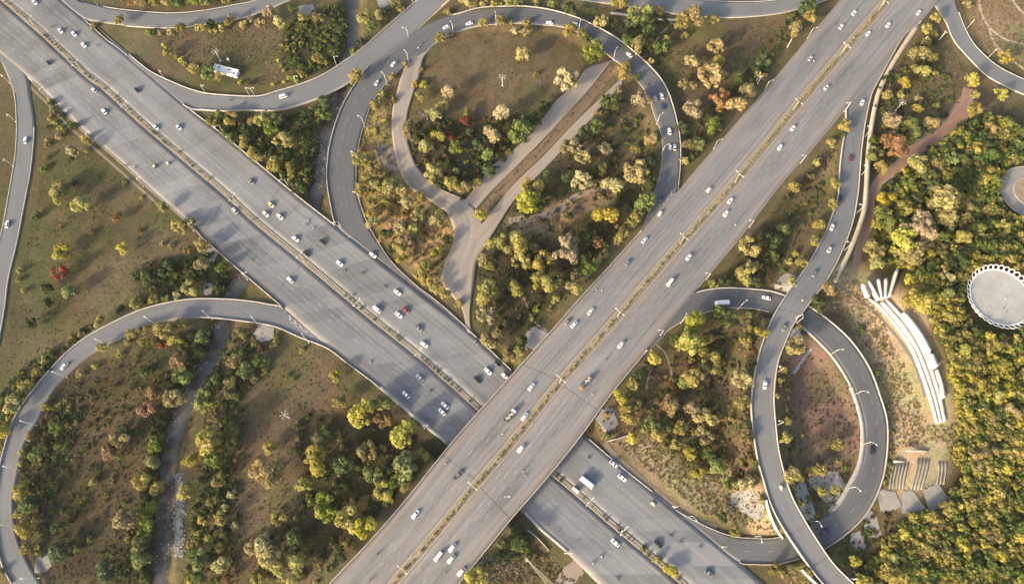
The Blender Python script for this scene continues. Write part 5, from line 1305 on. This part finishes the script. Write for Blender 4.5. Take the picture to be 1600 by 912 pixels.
WORDS = {'car': 'car', 'hatchback': 'small hatchback', 'van': 'van', 'minibus': 'minibus', 'pickup': 'pickup truck', 'truck': 'open cargo truck', 'rickshaw': 'three wheeled rickshaw', 'motorcycle': 'motorcycle'}
REV = {'SEl', 'B', 'H', 'G', 'NEr'}          # surveyed against the direction of travel
v_items, p_items = [], []
SHIRT = {n: NT('cloth_' + n).done(c, .85) for n, c in dict(white=(.7, .69, .66), black=(.03, .03, .035), beige=(.45, .38, .28), pink=(.5, .25, .22)).items()}
for (ox, oy), s in VEH.items():
    for e in s.split(','):
        x, y, ct, key = e.split()
        px, py = ox + float(x) / 3, oy + float(y) / 3
        col, typ = COLN[ct[0]], TYPE[ct[1]]
        r = ROADS[key]
        g = G(px, py, 0)
        for _ in range(3):
            k = int(((r['C'][:, 0] - g.x) ** 2 + (r['C'][:, 1] - g.y) ** 2).argmin()); g = G(px, py, r['C'][k, 2] + 0.7)
        z = r['C'][k, 2]
        if key == 'SEu' and 0: pass
        # the highest asphalt under the wheels
        for k2, r2 in ROADS.items():
            if k2 in ('SEm', 'NEm'): continue
            d2 = (r2['C'][:, 0] - g.x) ** 2 + (r2['C'][:, 1] - g.y) ** 2; i2 = int(d2.argmin())
            if d2[i2] ** .5 < r2['hw'][i2] + .5 and abs(r2['C'][i2, 2] - z) < 0.7: z = max(z, r2['C'][i2, 2])
        k = min(max(k, 1), len(r['C']) - 2)
        t_ = r['C'][k + 1] - r['C'][k - 1]
        if key in ('SEu', 'SEl', 'NEl', 'NEr'):       # tangent of the median line, free of merging lanes
            cm = ROADS[key[:2] + 'm']['C']; km = int(((cm[:, 0] - g.x) ** 2 + (cm[:, 1] - g.y) ** 2).argmin()); km = min(max(km, 1), len(cm) - 2); t_ = cm[km + 1] - cm[km - 1]
        sg = -1 if key in REV else 1
        ang = math.atan2(sg * t_[1], sg * t_[0]) + random.uniform(-.04, .04)
        if PUSED[typ]: o = copy_tree(PROTO[typ])
        else: o = PROTO[typ]; PUSED[typ] = True
        o.location = (g.x, g.y, z + 0.035); o.rotation_euler = (0, math.atan2(-sg * t_[2], math.hypot(t_[0], t_[1])), ang)
        if typ != 'motorcycle':
            o.scale = (1.06, 1.06, 1.06)
            for ch in o.children:
                if ch.name.split('.')[0] in PAINTED:
                    ch.material_slots[0].link = 'OBJECT'; ch.material_slots[0].material = M['p_' + col]
            v_items.append((o, f"{col.replace('_', ' ')} {WORDS[typ]} on the {RN[key]}", f"vehicles on the {RN[key]}", px, WORDS[typ].split()[-1]))
        else:
            v_items.append((o, f"motorcycle on the {RN[key]}", f"motorcycles on the {RN[key]}", px, 'motorcycle'))
            pr = obj('person', RIDER); pr.location = o.location; pr.rotation_euler = o.rotation_euler
            sc = {'white': 'white', 'black': 'black', 'beige': 'beige', 'pink': 'pink'}.get(col, 'black')
            pr.material_slots[0].link = 'OBJECT'; pr.material_slots[0].material = SHIRT[sc]
            p_items.append((pr, f"{sc if sc != 'black' else 'dark'} clad motorcycle rider on the {RN[key]}", f"motorcycle riders on the {RN[key]}", px))
by = {}
for it in v_items: by.setdefault(it[4], []).append(it[:4])
for cat, its in by.items(): pick_words(its, cat, '')
pick_words(p_items, 'person', '')
# people on the round plaza
w_items = []
PLZ = G(1563, 464, 7.4)
plz_z = 7.3
for px, py, c in ((1568.5, 481, 'black'), (1573, 487, 'black'), (1544, 483, 'beige'), (1569, 467, 'white'), (1594, 479, 'white')):
    p = G(px, py, plz_z + 0.9)
    o = obj('person', WALKER); o.location = (p.x, p.y, plz_z + .31); o.rotation_euler = (0, 0, random.uniform(0, 6.28))
    o.material_slots[0].link = 'OBJECT'; o.material_slots[0].material = SHIRT[c]
    w_items.append((o, f"person in {c if c != 'black' else 'dark'} clothes standing on the round plaza", 'people on the round plaza', px))
pick_words(w_items, 'person', '')

# ------------------------------------------------------------------ round plaza with its wall of hoops
def torus_pts(c, ax, up, R_, n): return [c + ax * (R_ * math.cos(2 * math.pi * k / n)) + up * (R_ * math.sin(2 * math.pi * k / n)) for k in range(n + 1)]
RAD = 16.3
root = empty('round_plaza', (PLZ.x, PLZ.y, plz_z))
b = MB(); n = 72
V = [(0, 0, .3)] + [(RAD * math.cos(2 * math.pi * k / n), RAD * math.sin(2 * math.pi * k / n), .3) for k in range(n)] + [(RAD * math.cos(2 * math.pi * k / n), RAD * math.sin(2 * math.pi * k / n), -2.5) for k in range(n)]
b.add(V, [(0, 1 + k, 1 + (k + 1) % n) for k in range(n)] + [(1 + k, 1 + n + k, 1 + n + (k + 1) % n, 1 + (k + 1) % n) for k in range(n)])
m_ = NT('plaza_paving'); p_ = m_.pos()
b.build('paving', m_.done(m_.mix(m_.ramp(m_.noise(p_, .12, 5, .65), .3, .7), (.27, .27, .265), (.36, .355, .34)), .85, .2), root)
nh = 38
for k in range(nh):
    w = 2 * math.pi * k / nh
    rad = Vector((math.cos(w), math.sin(w), 0)); tan = Vector((-math.sin(w), math.cos(w), 0))
    up = (Vector((0, 0, 1)) * .50 + rad * .86).normalized()
    rr_ = RAD * math.sin(math.pi / nh) * 1.04
    b = MB(); b.tube(torus_pts(rad * (RAD + .1) + Vector((0, 0, .35)) + up * rr_, tan, up, rr_, 14), .25, 6)
    b.build('hoop', M['white_concrete'], root)
b = MB(); b.tube([(RAD * math.cos(2 * math.pi * k / 72) * 1.0, RAD * math.sin(2 * math.pi * k / 72) * 1.0, .38) for k in range(73)], .34, 6); b.build('rim', M['white_concrete'], root)
tag(root, 'round grey paved plaza ringed by white concrete hoops in the wood', 'plaza')
# smaller round clearing at the right edge
q = G(1614, 297, 2.0); zq = tz(q.x, q.y) + .15
root = empty('round_terrace', (q.x, q.y, zq))
n = 48; R2, R3 = 17.5, 9.5
cs = [(math.cos(2 * math.pi * k / n), math.sin(2 * math.pi * k / n)) for k in range(n)]
b = MB()
b.add([(R2 * c, R2 * s, .1) for c, s in cs] + [(R3 * c, R3 * s, .1) for c, s in cs] + [(R2 * c, R2 * s, -2) for c, s in cs], [(k, (k + 1) % n, n + (k + 1) % n, n + k) for k in range(n)] + [(k, 2 * n + k, 2 * n + (k + 1) % n, (k + 1) % n) for k in range(n)])
b.build('paving', M['grey_slab'], root)
b = MB(); b.add([(0, 0, .25)] + [(R3 * c, R3 * s, .08) for c, s in cs], [(0, 1 + k, 1 + (k + 1) % n) for k in range(n)]); b.build('planting_bed', M['soil'], root)
for rr_ in (R2, R3):
    b = MB(); b.tube([(rr_ * math.cos(2 * math.pi * k / n), rr_ * math.sin(2 * math.pi * k / n), .12) for k in range(n + 1)], .28, 6); b.build('rim', M['concrete'], root)
tag(root, 'round grey paved ring terrace cut by the right edge of the picture', 'terrace')

# ------------------------------------------------------------------ white stepped terraces on the slope
root = empty('white_terraces', G(1430, 530, 5))
def slab(name, L, R, h0, h1, mat, parent, thick=1.2, n=26):
    """paved band between two surveyed lines; height from h0 (first) to h1 (last)"""
    h = np.linspace(h0, h1, n) if not isinstance(h0, np.ndarray) else h0
    a, b_ = GA(resample(L, n), h), GA(resample(R, n), h)
    V = np.vstack([a, b_, a - (0, 0, thick), b_ - (0, 0, thick)])
    r_ = np.arange(n - 1)
    F = np.vstack([np.stack([r_, r_ + n, r_ + n + 1, r_ + 1], 1), np.stack([r_, r_ + 1, r_ + 2 * n + 1, r_ + 2 * n], 1), np.stack([r_ + n, r_ + 3 * n, r_ + 3 * n + 1, r_ + n + 1], 1), [[0, 2 * n, 3 * n, n], [n - 1, 2 * n - 1, 4 * n - 1, 3 * n - 1]]])
    me = fast_mesh(name, V, F, mat)
    o = obj(name, me)
    if parent:
        o.parent = parent; o.matrix_parent_inverse = Matrix.Translation(-Vector(parent.location))
    return o
TL = [tile(1300, 400, p, 6) for p in (
    [(340, 390), (470, 500), (590, 640), (690, 780), (770, 912)], [(455, 440), (530, 520), (640, 660), (740, 800), (800, 912)],
    [(500, 408), (590, 510), (700, 640), (790, 780), (852, 912)], [(530, 395), (660, 525), (760, 660), (840, 790), (905, 912)])]
TB = [tile(1400, 520, p, 6) for p in (
    [(165, 190), (232, 370), (290, 540), (340, 700), (380, 850)], [(205, 190), (272, 360), (328, 520), (374, 680), (411, 845)], [(255, 190), (320, 360), (370, 520), (411, 670), (446, 835)], [(310, 190), (375, 380), (420, 520), (456, 660), (484, 820)])]
prev = None
for k in range(3):
    L_ = TL[k][:-1] + TB[k]; R_ = TL[k + 1][:-1] + TB[k + 1]
    mid = (resample(L_, 30) + resample(R_, 30)) / 2
    hh = np.full(30, 5.0)
    for _ in range(3):
        q_ = GA(mid, hh); hh = np.array([max(tz(a_[0], a_[1]), tz(a_[0] + 2, a_[1])) for a_ in q_]) + .55
    hh = np.convolve(np.pad(hh, 4, 'edge'), np.ones(9) / 9, 'valid') + .15
    hh = hh if prev is None else np.maximum(hh, prev + .35)
    prev = hh
    slab('terrace_step', [(x + .8, y) for x, y in L_], [(x - 1.2, y) for x, y in R_], hh, hh, M['terrace'], root, 2.2, 30)
slab('terrace_step', tile(1300, 400, [(665, 528), (770, 665), (850, 790), (915, 912)], 6) + tile(1400, 520, [(325, 200), (365, 335)], 6), tile(1300, 400, [(705, 525), (800, 640), (880, 760), (960, 912)], 6) + tile(1400, 520, [(340, 150), (412, 300)], 6), 8.6, 8.6, M['terrace'], root, 2.4, 20)
slab('terrace_step', tile(1400, 520, [(385, 345), (425, 480), (438, 615)], 6), tile(1400, 520, [(400, 330), (445, 470), (475, 600)], 6), 8.5, 8.4, M['terrace'], root, 2.4, 12)
for a, b_ in (((300, 255), (350, 380)), ((352, 232), (450, 405)), ((445, 210), (472, 400)), ((515, 205), (505, 390)), ((622, 120), (540, 380))):
    (x0, y0), (x1, y1) = tile(1300, 400, [a, b_], 6)
    slab('planter_wall', [(x0 - 1.8, y0), ((x0 + x1) / 2 - 2.0, (y0 + y1) / 2), (x1 - 2.2, y1)], [(x0 + 1.8, y0), ((x0 + x1) / 2 + 2.0, (y0 + y1) / 2), (x1 + 2.2, y1)], 5.6, 5.8, M['terrace'], root, 3, 8)
tag(root, 'long white curved concrete terraces with five fanned walls on the slope', 'terraces')
hs = np.interp(np.linspace(0, 1, 60), [0, .15, .5, .8, 1], [1.4, 2.2, 3.6, 5.6, 7.4])
def offs(P, d_):
    P = resample(P, 40); t_ = np.gradient(P, axis=0); t_ /= np.linalg.norm(t_, axis=1)[:, None]
    return [(p[0] - t[1] * d_, p[1] + t[0] * d_) for p, t in zip(P, t_)]
o = slab('sand_path', offs(SANDP, -3.4), offs(SANDP, 3.4), hs, hs, M['sandbank'], None, 3.0, 60); struct(o)
# seating ribs and aprons lower down
root = empty('stepped_seating', G(1430, 740, 2))
def hz_at(p): q_ = G(p[0], p[1], 3); return tz(q_.x, q_.y)
for bank, rows in (((585, 500, 520, 740), 5), ((815, 460, 745, 750), 4), ((1010, 490, 985, 700), 3)):
    for k in range(rows):
        x0, y0, x1, y1 = bank
        dx = k * 32 * (1 if rows == 5 else 1)
        P_ = tile(1300, 640, [(x0 + dx, y0), ((x0 + x1) / 2 + dx + 6, (y0 + y1) / 2), (x1 + dx + (20 if rows == 5 else 0), y1)], 6)
        hh = max(hz_at(p) for p in P_) + .45
        slab('seat_row', [(x - .9, y) for x, y in P_], [(x + .9, y) for x, y in P_], hh, hh - .2, M['grey_slab'], root, 1.6, 6)
for P_ in ([(590, 470), (690, 470), (690, 492), (590, 492)], [(700, 372), (910, 376), (910, 392), (700, 388)]):
    p4 = tile(1300, 640, P_, 6); hh = max(hz_at(p) for p in p4) + .5
    slab('low_wall', [p4[0], p4[1]], [p4[3], p4[2]], hh, hh, M['concrete'], root, 1.6, 4)
tag(root, 'three banks of concrete seating ribs on the pale slope below the terraces', 'seating')
for lab, L_, R_ in (('left', [(530, 475), (590, 478), (620, 482)], [(500, 560), (560, 560), (600, 545)]), ('middle', [(640, 480), (690, 478), (722, 475)], [(615, 570), (660, 590), (700, 565)]), ('right', [(745, 480), (790, 465), (850, 440)], [(735, 570), (775, 575), (815, 540)]),
                    ('lower', [(480, 590), (520, 585), (545, 600)], [(420, 660), (455, 675), (490, 660)]), ('lowest', [(395, 680), (430, 672), (470, 690)], [(375, 715), (420, 745), (450, 760)]), ('inner', [(110, 445), (150, 438), (185, 440)], [(160, 600), (190, 605), (215, 595)]), ('pale inner', [(230, 420), (290, 380), (340, 380)], [(240, 560), (300, 500), (350, 450)])):
    A_, B_ = tile(1200, 608, L_), tile(1200, 608, R_)
    o = path('concrete_apron', [((a[0] + b[0]) / 2, (a[1] + b[1]) / 2) for a, b in zip([A_[0], A_[1], A_[2]], [B_[0], B_[1], B_[2]])], [math.dist(A_[k], B_[k]) * .36 for k in range(3)], M['grey_slab'], .34, 20, 0, 12)
# stone pitched slabs
for pts, w in (([(1160, 800), (1172, 785), (1185, 778)], [14, 17, 12]), ([(830, 545), (838, 530), (846, 515)], [9, 15, 10]), ([(938, 664), (950, 655), (962, 650)], [8, 12, 8]), ([(318, 395), (328, 399), (338, 402)], [7, 9, 6]), ([(318, 455), (325, 452), (332, 452)], [6, 8, 6]), ([(402, 512), (416, 520), (428, 520)], [8, 11, 6]), ([(55, 882), (65, 880), (78, 873)], [7, 9, 7]), ([(465, 18), (480, 18), (492, 14)], [9, 12, 9]), ([(590, 6), (602, 3), (612, -2)], [8, 9, 8]), ([(1222, 448), (1232, 440), (1240, 430)], [8, 10, 8]), ([(1232, 545), (1240, 532), (1250, 522)], [8, 9, 8])):
    path('stone_pitching', pts, w, M['grey_slab'], .34, 20, 0, 10)

# ------------------------------------------------------------------ hut, pylon, cabinet, walls
p = G(352, 109, 2.5); z = tz(p.x, p.y)
a1, a2 = G(333, 102, 2.5), G(370, 111.5, 2.5)
root = empty('flat_roofed_hut', (p.x, p.y, z), math.atan2(a2.y - a1.y, a2.x - a1.x))
W_, D_ = (a2 - a1).length, 4.6
b = MB(); b.box((0, 0, 1.2), (W_ - .5, D_ - .5, 2.6)); b.build('walls', M['white_concrete'], root)
for nm, c, s in (('parapet', (0, D_ / 2 - .15, 2.75), (W_, .3, .9)), ('parapet', (0, -D_ / 2 + .15, 2.75), (W_, .3, .9)), ('parapet', (W_ / 2 - .15, 0, 2.75), (.3, D_ - .6, .9)), ('parapet', (-W_ / 2 + .15, 0, 2.75), (.3, D_ - .6, .9)), ('water_tank', (-W_ * .3, .9, 2.9), (1.2, .9, .8)), ('vent', (W_ * .36, -.9, 2.8), (.9, .7, .6)), ('vent', (W_ * .12, .9, 2.75), (2.2, .5, .5))):
    b = MB(); b.box(c, s); b.build(nm, M['white_concrete'] if nm == 'parapet' else M['p_grey'], root)
for x in (-W_ * .3, 0, W_ * .3):
    b = MB(); b.box((x, -D_ / 2 + .24, 1.1), (.9, .06, 2.0)); b.build('door', M['p_grey'], root)
tag(root, 'long low white hut with parapet roof on the top left grass', 'hut')
p = G(356, 92, .8); z = tz(p.x, p.y)
root = empty('water_drum', (p.x, p.y, z)); b = MB(); b.tube([(0, 0, 0), (0, 0, .15), (0, 0, 1.5), (0, 0, 1.75), (0, 0, 1.95)], [.75, .85, .85, .55, .2], 14); b.build('drum', M['lamp'], root); b = MB(); b.tube([(0, 0, 1.94), (0, 0, 2.06)], .3, 10); b.build('lid', M['p_grey'], root)
tag(root, 'small white water drum beside the white hut', 'drum')
c = ROADS['SEm']['C']; p = G(899, 766, 1)
k = int(((c[:, 0] - p.x) ** 2 + (c[:, 1] - p.y) ** 2).argmin()); t_ = c[k + 1] - c[k - 1]
root = empty('signal_cabinet', (p.x, p.y, c[k, 2]), math.atan2(t_[1], t_[0]))
b = MB(); b.box((0, 0, 1.0), (3.6, 1.5, 2.0)); b.build('housing', M['steel'], root); b = MB(); b.box((0, 0, 2.06), (3.9, 1.8, .12), 0, .96); b.build('roof', M['p_silver'], root)
for s in (-1, 1):
    b = MB(); b.box((s * .9, -.77, 1.0), (1.6, .05, 1.7)); b.build('door', M['p_grey'], root)
tag(root, 'grey metal cabinet on the highway median beside the overpass', 'cabinet')
# power line pole with its wires at the bottom
p = G(823, 874, 0); z = tz(p.x, p.y)
root = empty('power_pylon', (p.x, p.y, z), .7)
b = MB()
for sx in (-1, 1):
    for sy in (-1, 1): b.tube([(sx * .7, sy * .7, -.3), (sx * .25, sy * .25, 9.5)], [.09, .06], 4)
for k in range(6):
    h0, h1 = k * 1.5, (k + 1) * 1.5; f0, f1 = .7 - .045 * h0, .7 - .045 * h1
    for s in (-1, 1):
        b.tube([(-f0, s * f0, h0), (f1, s * f1, h1)], .035, 4); b.tube([(s * f0, -f0, h0), (s * f1, f1, h1)], .035, 4)
b.build('lattice', M['steel'], root)
for h in (8.2, 9.3):
    b = MB(); b.box((0, 0, h), (.18, 3.4, .18)); b.build('crossarm', M['steel'], root)
tag(root, 'steel lattice power pylon at the bottom edge by the dirt track', 'pylon')
tops = [Vector((p.x, p.y, z)) + Matrix.Rotation(.7, 3, 'Z') @ Vector((0, s, h)) for s in (-1.6, 1.6) for h in (8.2, 9.3)]
for k, tp in enumerate(tops):
    e = G(868 + k * 5, 930, 7) if k < 4 else None
    mid = (tp + e) / 2 - Vector((0, 0, .8))
    b = MB(); b.tube([tp, (tp + mid) / 2 - Vector((0, 0, .1)), mid, (mid + e) / 2 - Vector((0, 0, .1)), e], .09, 4)
    tag(b.build('power_line', M['cable']), 'thin pale overhead power line running from the lattice pylon', 'power line', 'power lines at the bottom')
# service poles at the top right verge
for px, py, lab in ((1468, 62, 'leaning white utility pole left of the park road'), (1439, 70, 'white utility pole among the trees right of the flyover'), (1180, 130, 'white utility pole left of the overpass, upper of two'), (1181, 136, 'white utility pole left of the overpass, lower of two'), (1228, 78, 'white utility pole left of the overpass near the top')):
    p = G(px, py, 0); z = tz(p.x, p.y)
    root = empty('utility_pole', (p.x, p.y, z), random.uniform(0, 3))
    b = MB(); b.tube([(0, 0, -.3), (0, 0, 4), (0, 0, 8)], [.2, .17, .13], 7); b.build('pole', M['white_concrete'], root)
    b = MB(); b.box((0, 0, 7.7), (.18, 2.2, .18)); b.build('crossarm', M['steel'], root)
    tag(root, lab, 'pole')
def low_wall(name, pts, w, h, label, mat='concrete', hz=None, n=24):
    p_ = resample(pts, n); cc = GA(p_, 0)
    for _ in range(2): cc = GA(p_, np.array([tz(a[0], a[1]) for a in cc]))
    cc[:, 2] = [tz(a[0], a[1]) for a in cc]
    return tag(strip(name, cc, w, h, M[mat]), label, 'wall')
low_wall('retaining_wall', tile(800, 608, [(440, 245), (480, 235), (550, 215)]), .6, 1.0, 'short concrete wall beside the underpass near the overpass')
low_wall('retaining_wall', tile(1150, 780, [(318, 10), (360, 160), (420, 300), (500, 420)], 6.91), .7, 1.6, 'white concrete wall at the foot of the flyover, upper piece', 'white_concrete')
low_wall('retaining_wall', tile(1150, 780, [(705, 755), (760, 815), (830, 880), (900, 950)], 6.91), .8, 1.6, 'white concrete wall at the foot of the flyover, lower piece', 'white_concrete')
low_wall('boundary_wall', tile(800, 0, [(460, 62), (560, 75), (680, 92), (780, 97)]), 1.6, .9, 'pale concrete ledge below the service road at the top')
low_wall('retaining_wall', tile(800, 780, [(170, 330), (260, 400), (330, 470), (400, 550)], 6.91), .5, .9, 'grey concrete drain wall below the highway at the bottom')
# bridge piers and abutments of the overpass
def pier(px, py, h, lab):
    p = G(px, py, h); root = empty('bridge_pier', (p.x, p.y, -.4))
    b = MB(); b.tube([(0, 0, 0), (0, 0, h - 1.4)], .6, 10); b.build('column', M['concrete'], root)
    b = MB(); b.box((0, 0, h - 1.25), (1.6, 1.6, .5)); b.build('capital', M['concrete'], root)
    tag(root, lab, 'pier', 'piers under the overpass')
for k, (px, py) in enumerate(((760, 655), (790, 683), (845, 730), (870, 700), (735, 690), (820, 640))):
    pier(px, py, 6.6, 'concrete bridge pier under the overpass deck')
# dead white tree on the island
p, g = locate(667, 183, 3)
root = empty('dead_tree', (p.x, p.y, g))
rd = random.Random(3)
b = MB(); b.tube([(0, 0, -.3), (.2, .1, 2.0), (.1, 0, 4.5)], [.35, .28, .2], 7); b.build('trunk', M['deadwood'], root)
for k in range(9):
    w = k * .7 + rd.uniform(-.2, .2); L_ = rd.uniform(2.6, 5)
    e = Vector((math.cos(w) * L_, math.sin(w) * L_, 5 + rd.uniform(0, 2.5))); m0 = Vector((.1, .05, rd.uniform(2.5, 4.5)))
    b = MB(); b.tube([m0, (m0 + e) / 2 + Vector((0, 0, .4)), e], [.16, .11, .04], 5)
    for q_ in range(3):
        f = (m0 + e) / 2; b.tube([f, f + Vector((rd.uniform(-1.6, 1.6), rd.uniform(-1.6, 1.6), rd.uniform(.3, 1.6)))], [.07, .025], 4)
    b.build('limb', M['deadwood'], root)
tag(root, 'bare whitish dead tree in the grove on the teardrop island', 'tree')

# rubble and litter along the creek
V, F = [], []
rs = random.Random(21)
cube = [(-1, -1, -1), (1, -1, -1), (1, 1, -1), (-1, 1, -1), (-1, -1, 1), (1, -1, 1), (1, 1, 1), (-1, 1, 1)]
cf = [(3, 2, 1, 0), (4, 5, 6, 7), (0, 1, 5, 4), (1, 2, 6, 5), (2, 3, 7, 6), (3, 0, 4, 7)]
def rock(x, y, s):
    z_ = max(tz(x, y), -3.45) + s * .3; n0 = len(V); w = rs.uniform(0, 3)
    for a in cube:
        j_ = [q * s * rs.uniform(.55, 1.05) for q in a]
        V.append((x + j_[0] * math.cos(w) - j_[1] * math.sin(w), y + j_[0] * math.sin(w) + j_[1] * math.cos(w), z_ + j_[2] * .6))
    F.extend(tuple(i + n0 for i in f) for f in cf)
for k in range(2600):
    i_ = rs.randrange(40, 258); s_ = rs.choice((-1, 1)); off = rs.uniform(-.25, 1.5)
    x, y = crk[i_, 0] + nn[i_, 0] * s_ * (.75 + .35 * off), crk[i_, 1] + nn[i_, 1] * s_ * (.75 + .35 * off)
    if lattice_noise(np.array([x + 900]), np.array([y + 900]), 9, 55)[0] < rs.uniform(.35, .8): continue
    rock(x + rs.gauss(0, 1.6), y + rs.gauss(0, 1.6), rs.choice((.10, .14, .2, .3, .42)))
for k in range(900):
    x, y = rs.gauss(281, 5), rs.uniform(740, 870)
    p = G(x, y, -2); rock(p.x, p.y, rs.uniform(.15, .5))
for pg, n_ in (([(850, 512), (838, 540), (815, 560), (812, 535), (830, 512)], 220), ([(935, 670), (945, 640), (970, 640), (965, 668)], 130), ([(500, 205), (515, 215), (500, 290), (490, 290)], 160), ([(740, 905), (745, 870), (800, 860), (840, 905)], 260)):
    k = 0
    while k < n_:
        x, y = rs.uniform(min(q[0] for q in pg), max(q[0] for q in pg)), rs.uniform(min(q[1] for q in pg), max(q[1] for q in pg))
        k += 1
        if in_poly(pg, x, y):
            p = G(x, y, 0); rock(p.x, p.y, rs.uniform(.12, .4))
o = obj('rubble', mesh('rubble', V, F, M['stone'])); o['kind'] = 'stuff'; o['label'] = 'pale stones and rubble along the creek banks and slopes'; o['category'] = 'rubble'

# ------------------------------------------------------------------ thin evening haze over the whole place
b = MB(); b.box((0, 160, 178), (26000, 26000, 372))
hz = b.build('haze', None); hz['kind'] = 'stuff'
hm = bpy.data.materials.new('haze_air'); hm.use_nodes = True
nt = hm.node_tree
for nd in list(nt.nodes):
    if nd.type != 'OUTPUT_MATERIAL': nt.nodes.remove(nd)
pv = nt.nodes.new('ShaderNodeVolumePrincipled')
pv.inputs['Color'].default_value = (0.95, 0.93, 0.90, 1)
pv.inputs['Density'].default_value = 0.00003
pv.inputs['Anisotropy'].default_value = 0.3
nt.links.new(pv.outputs[0], [x for x in nt.nodes if x.type == 'OUTPUT_MATERIAL'][0].inputs['Volume'])
hz.data.materials.append(hm)
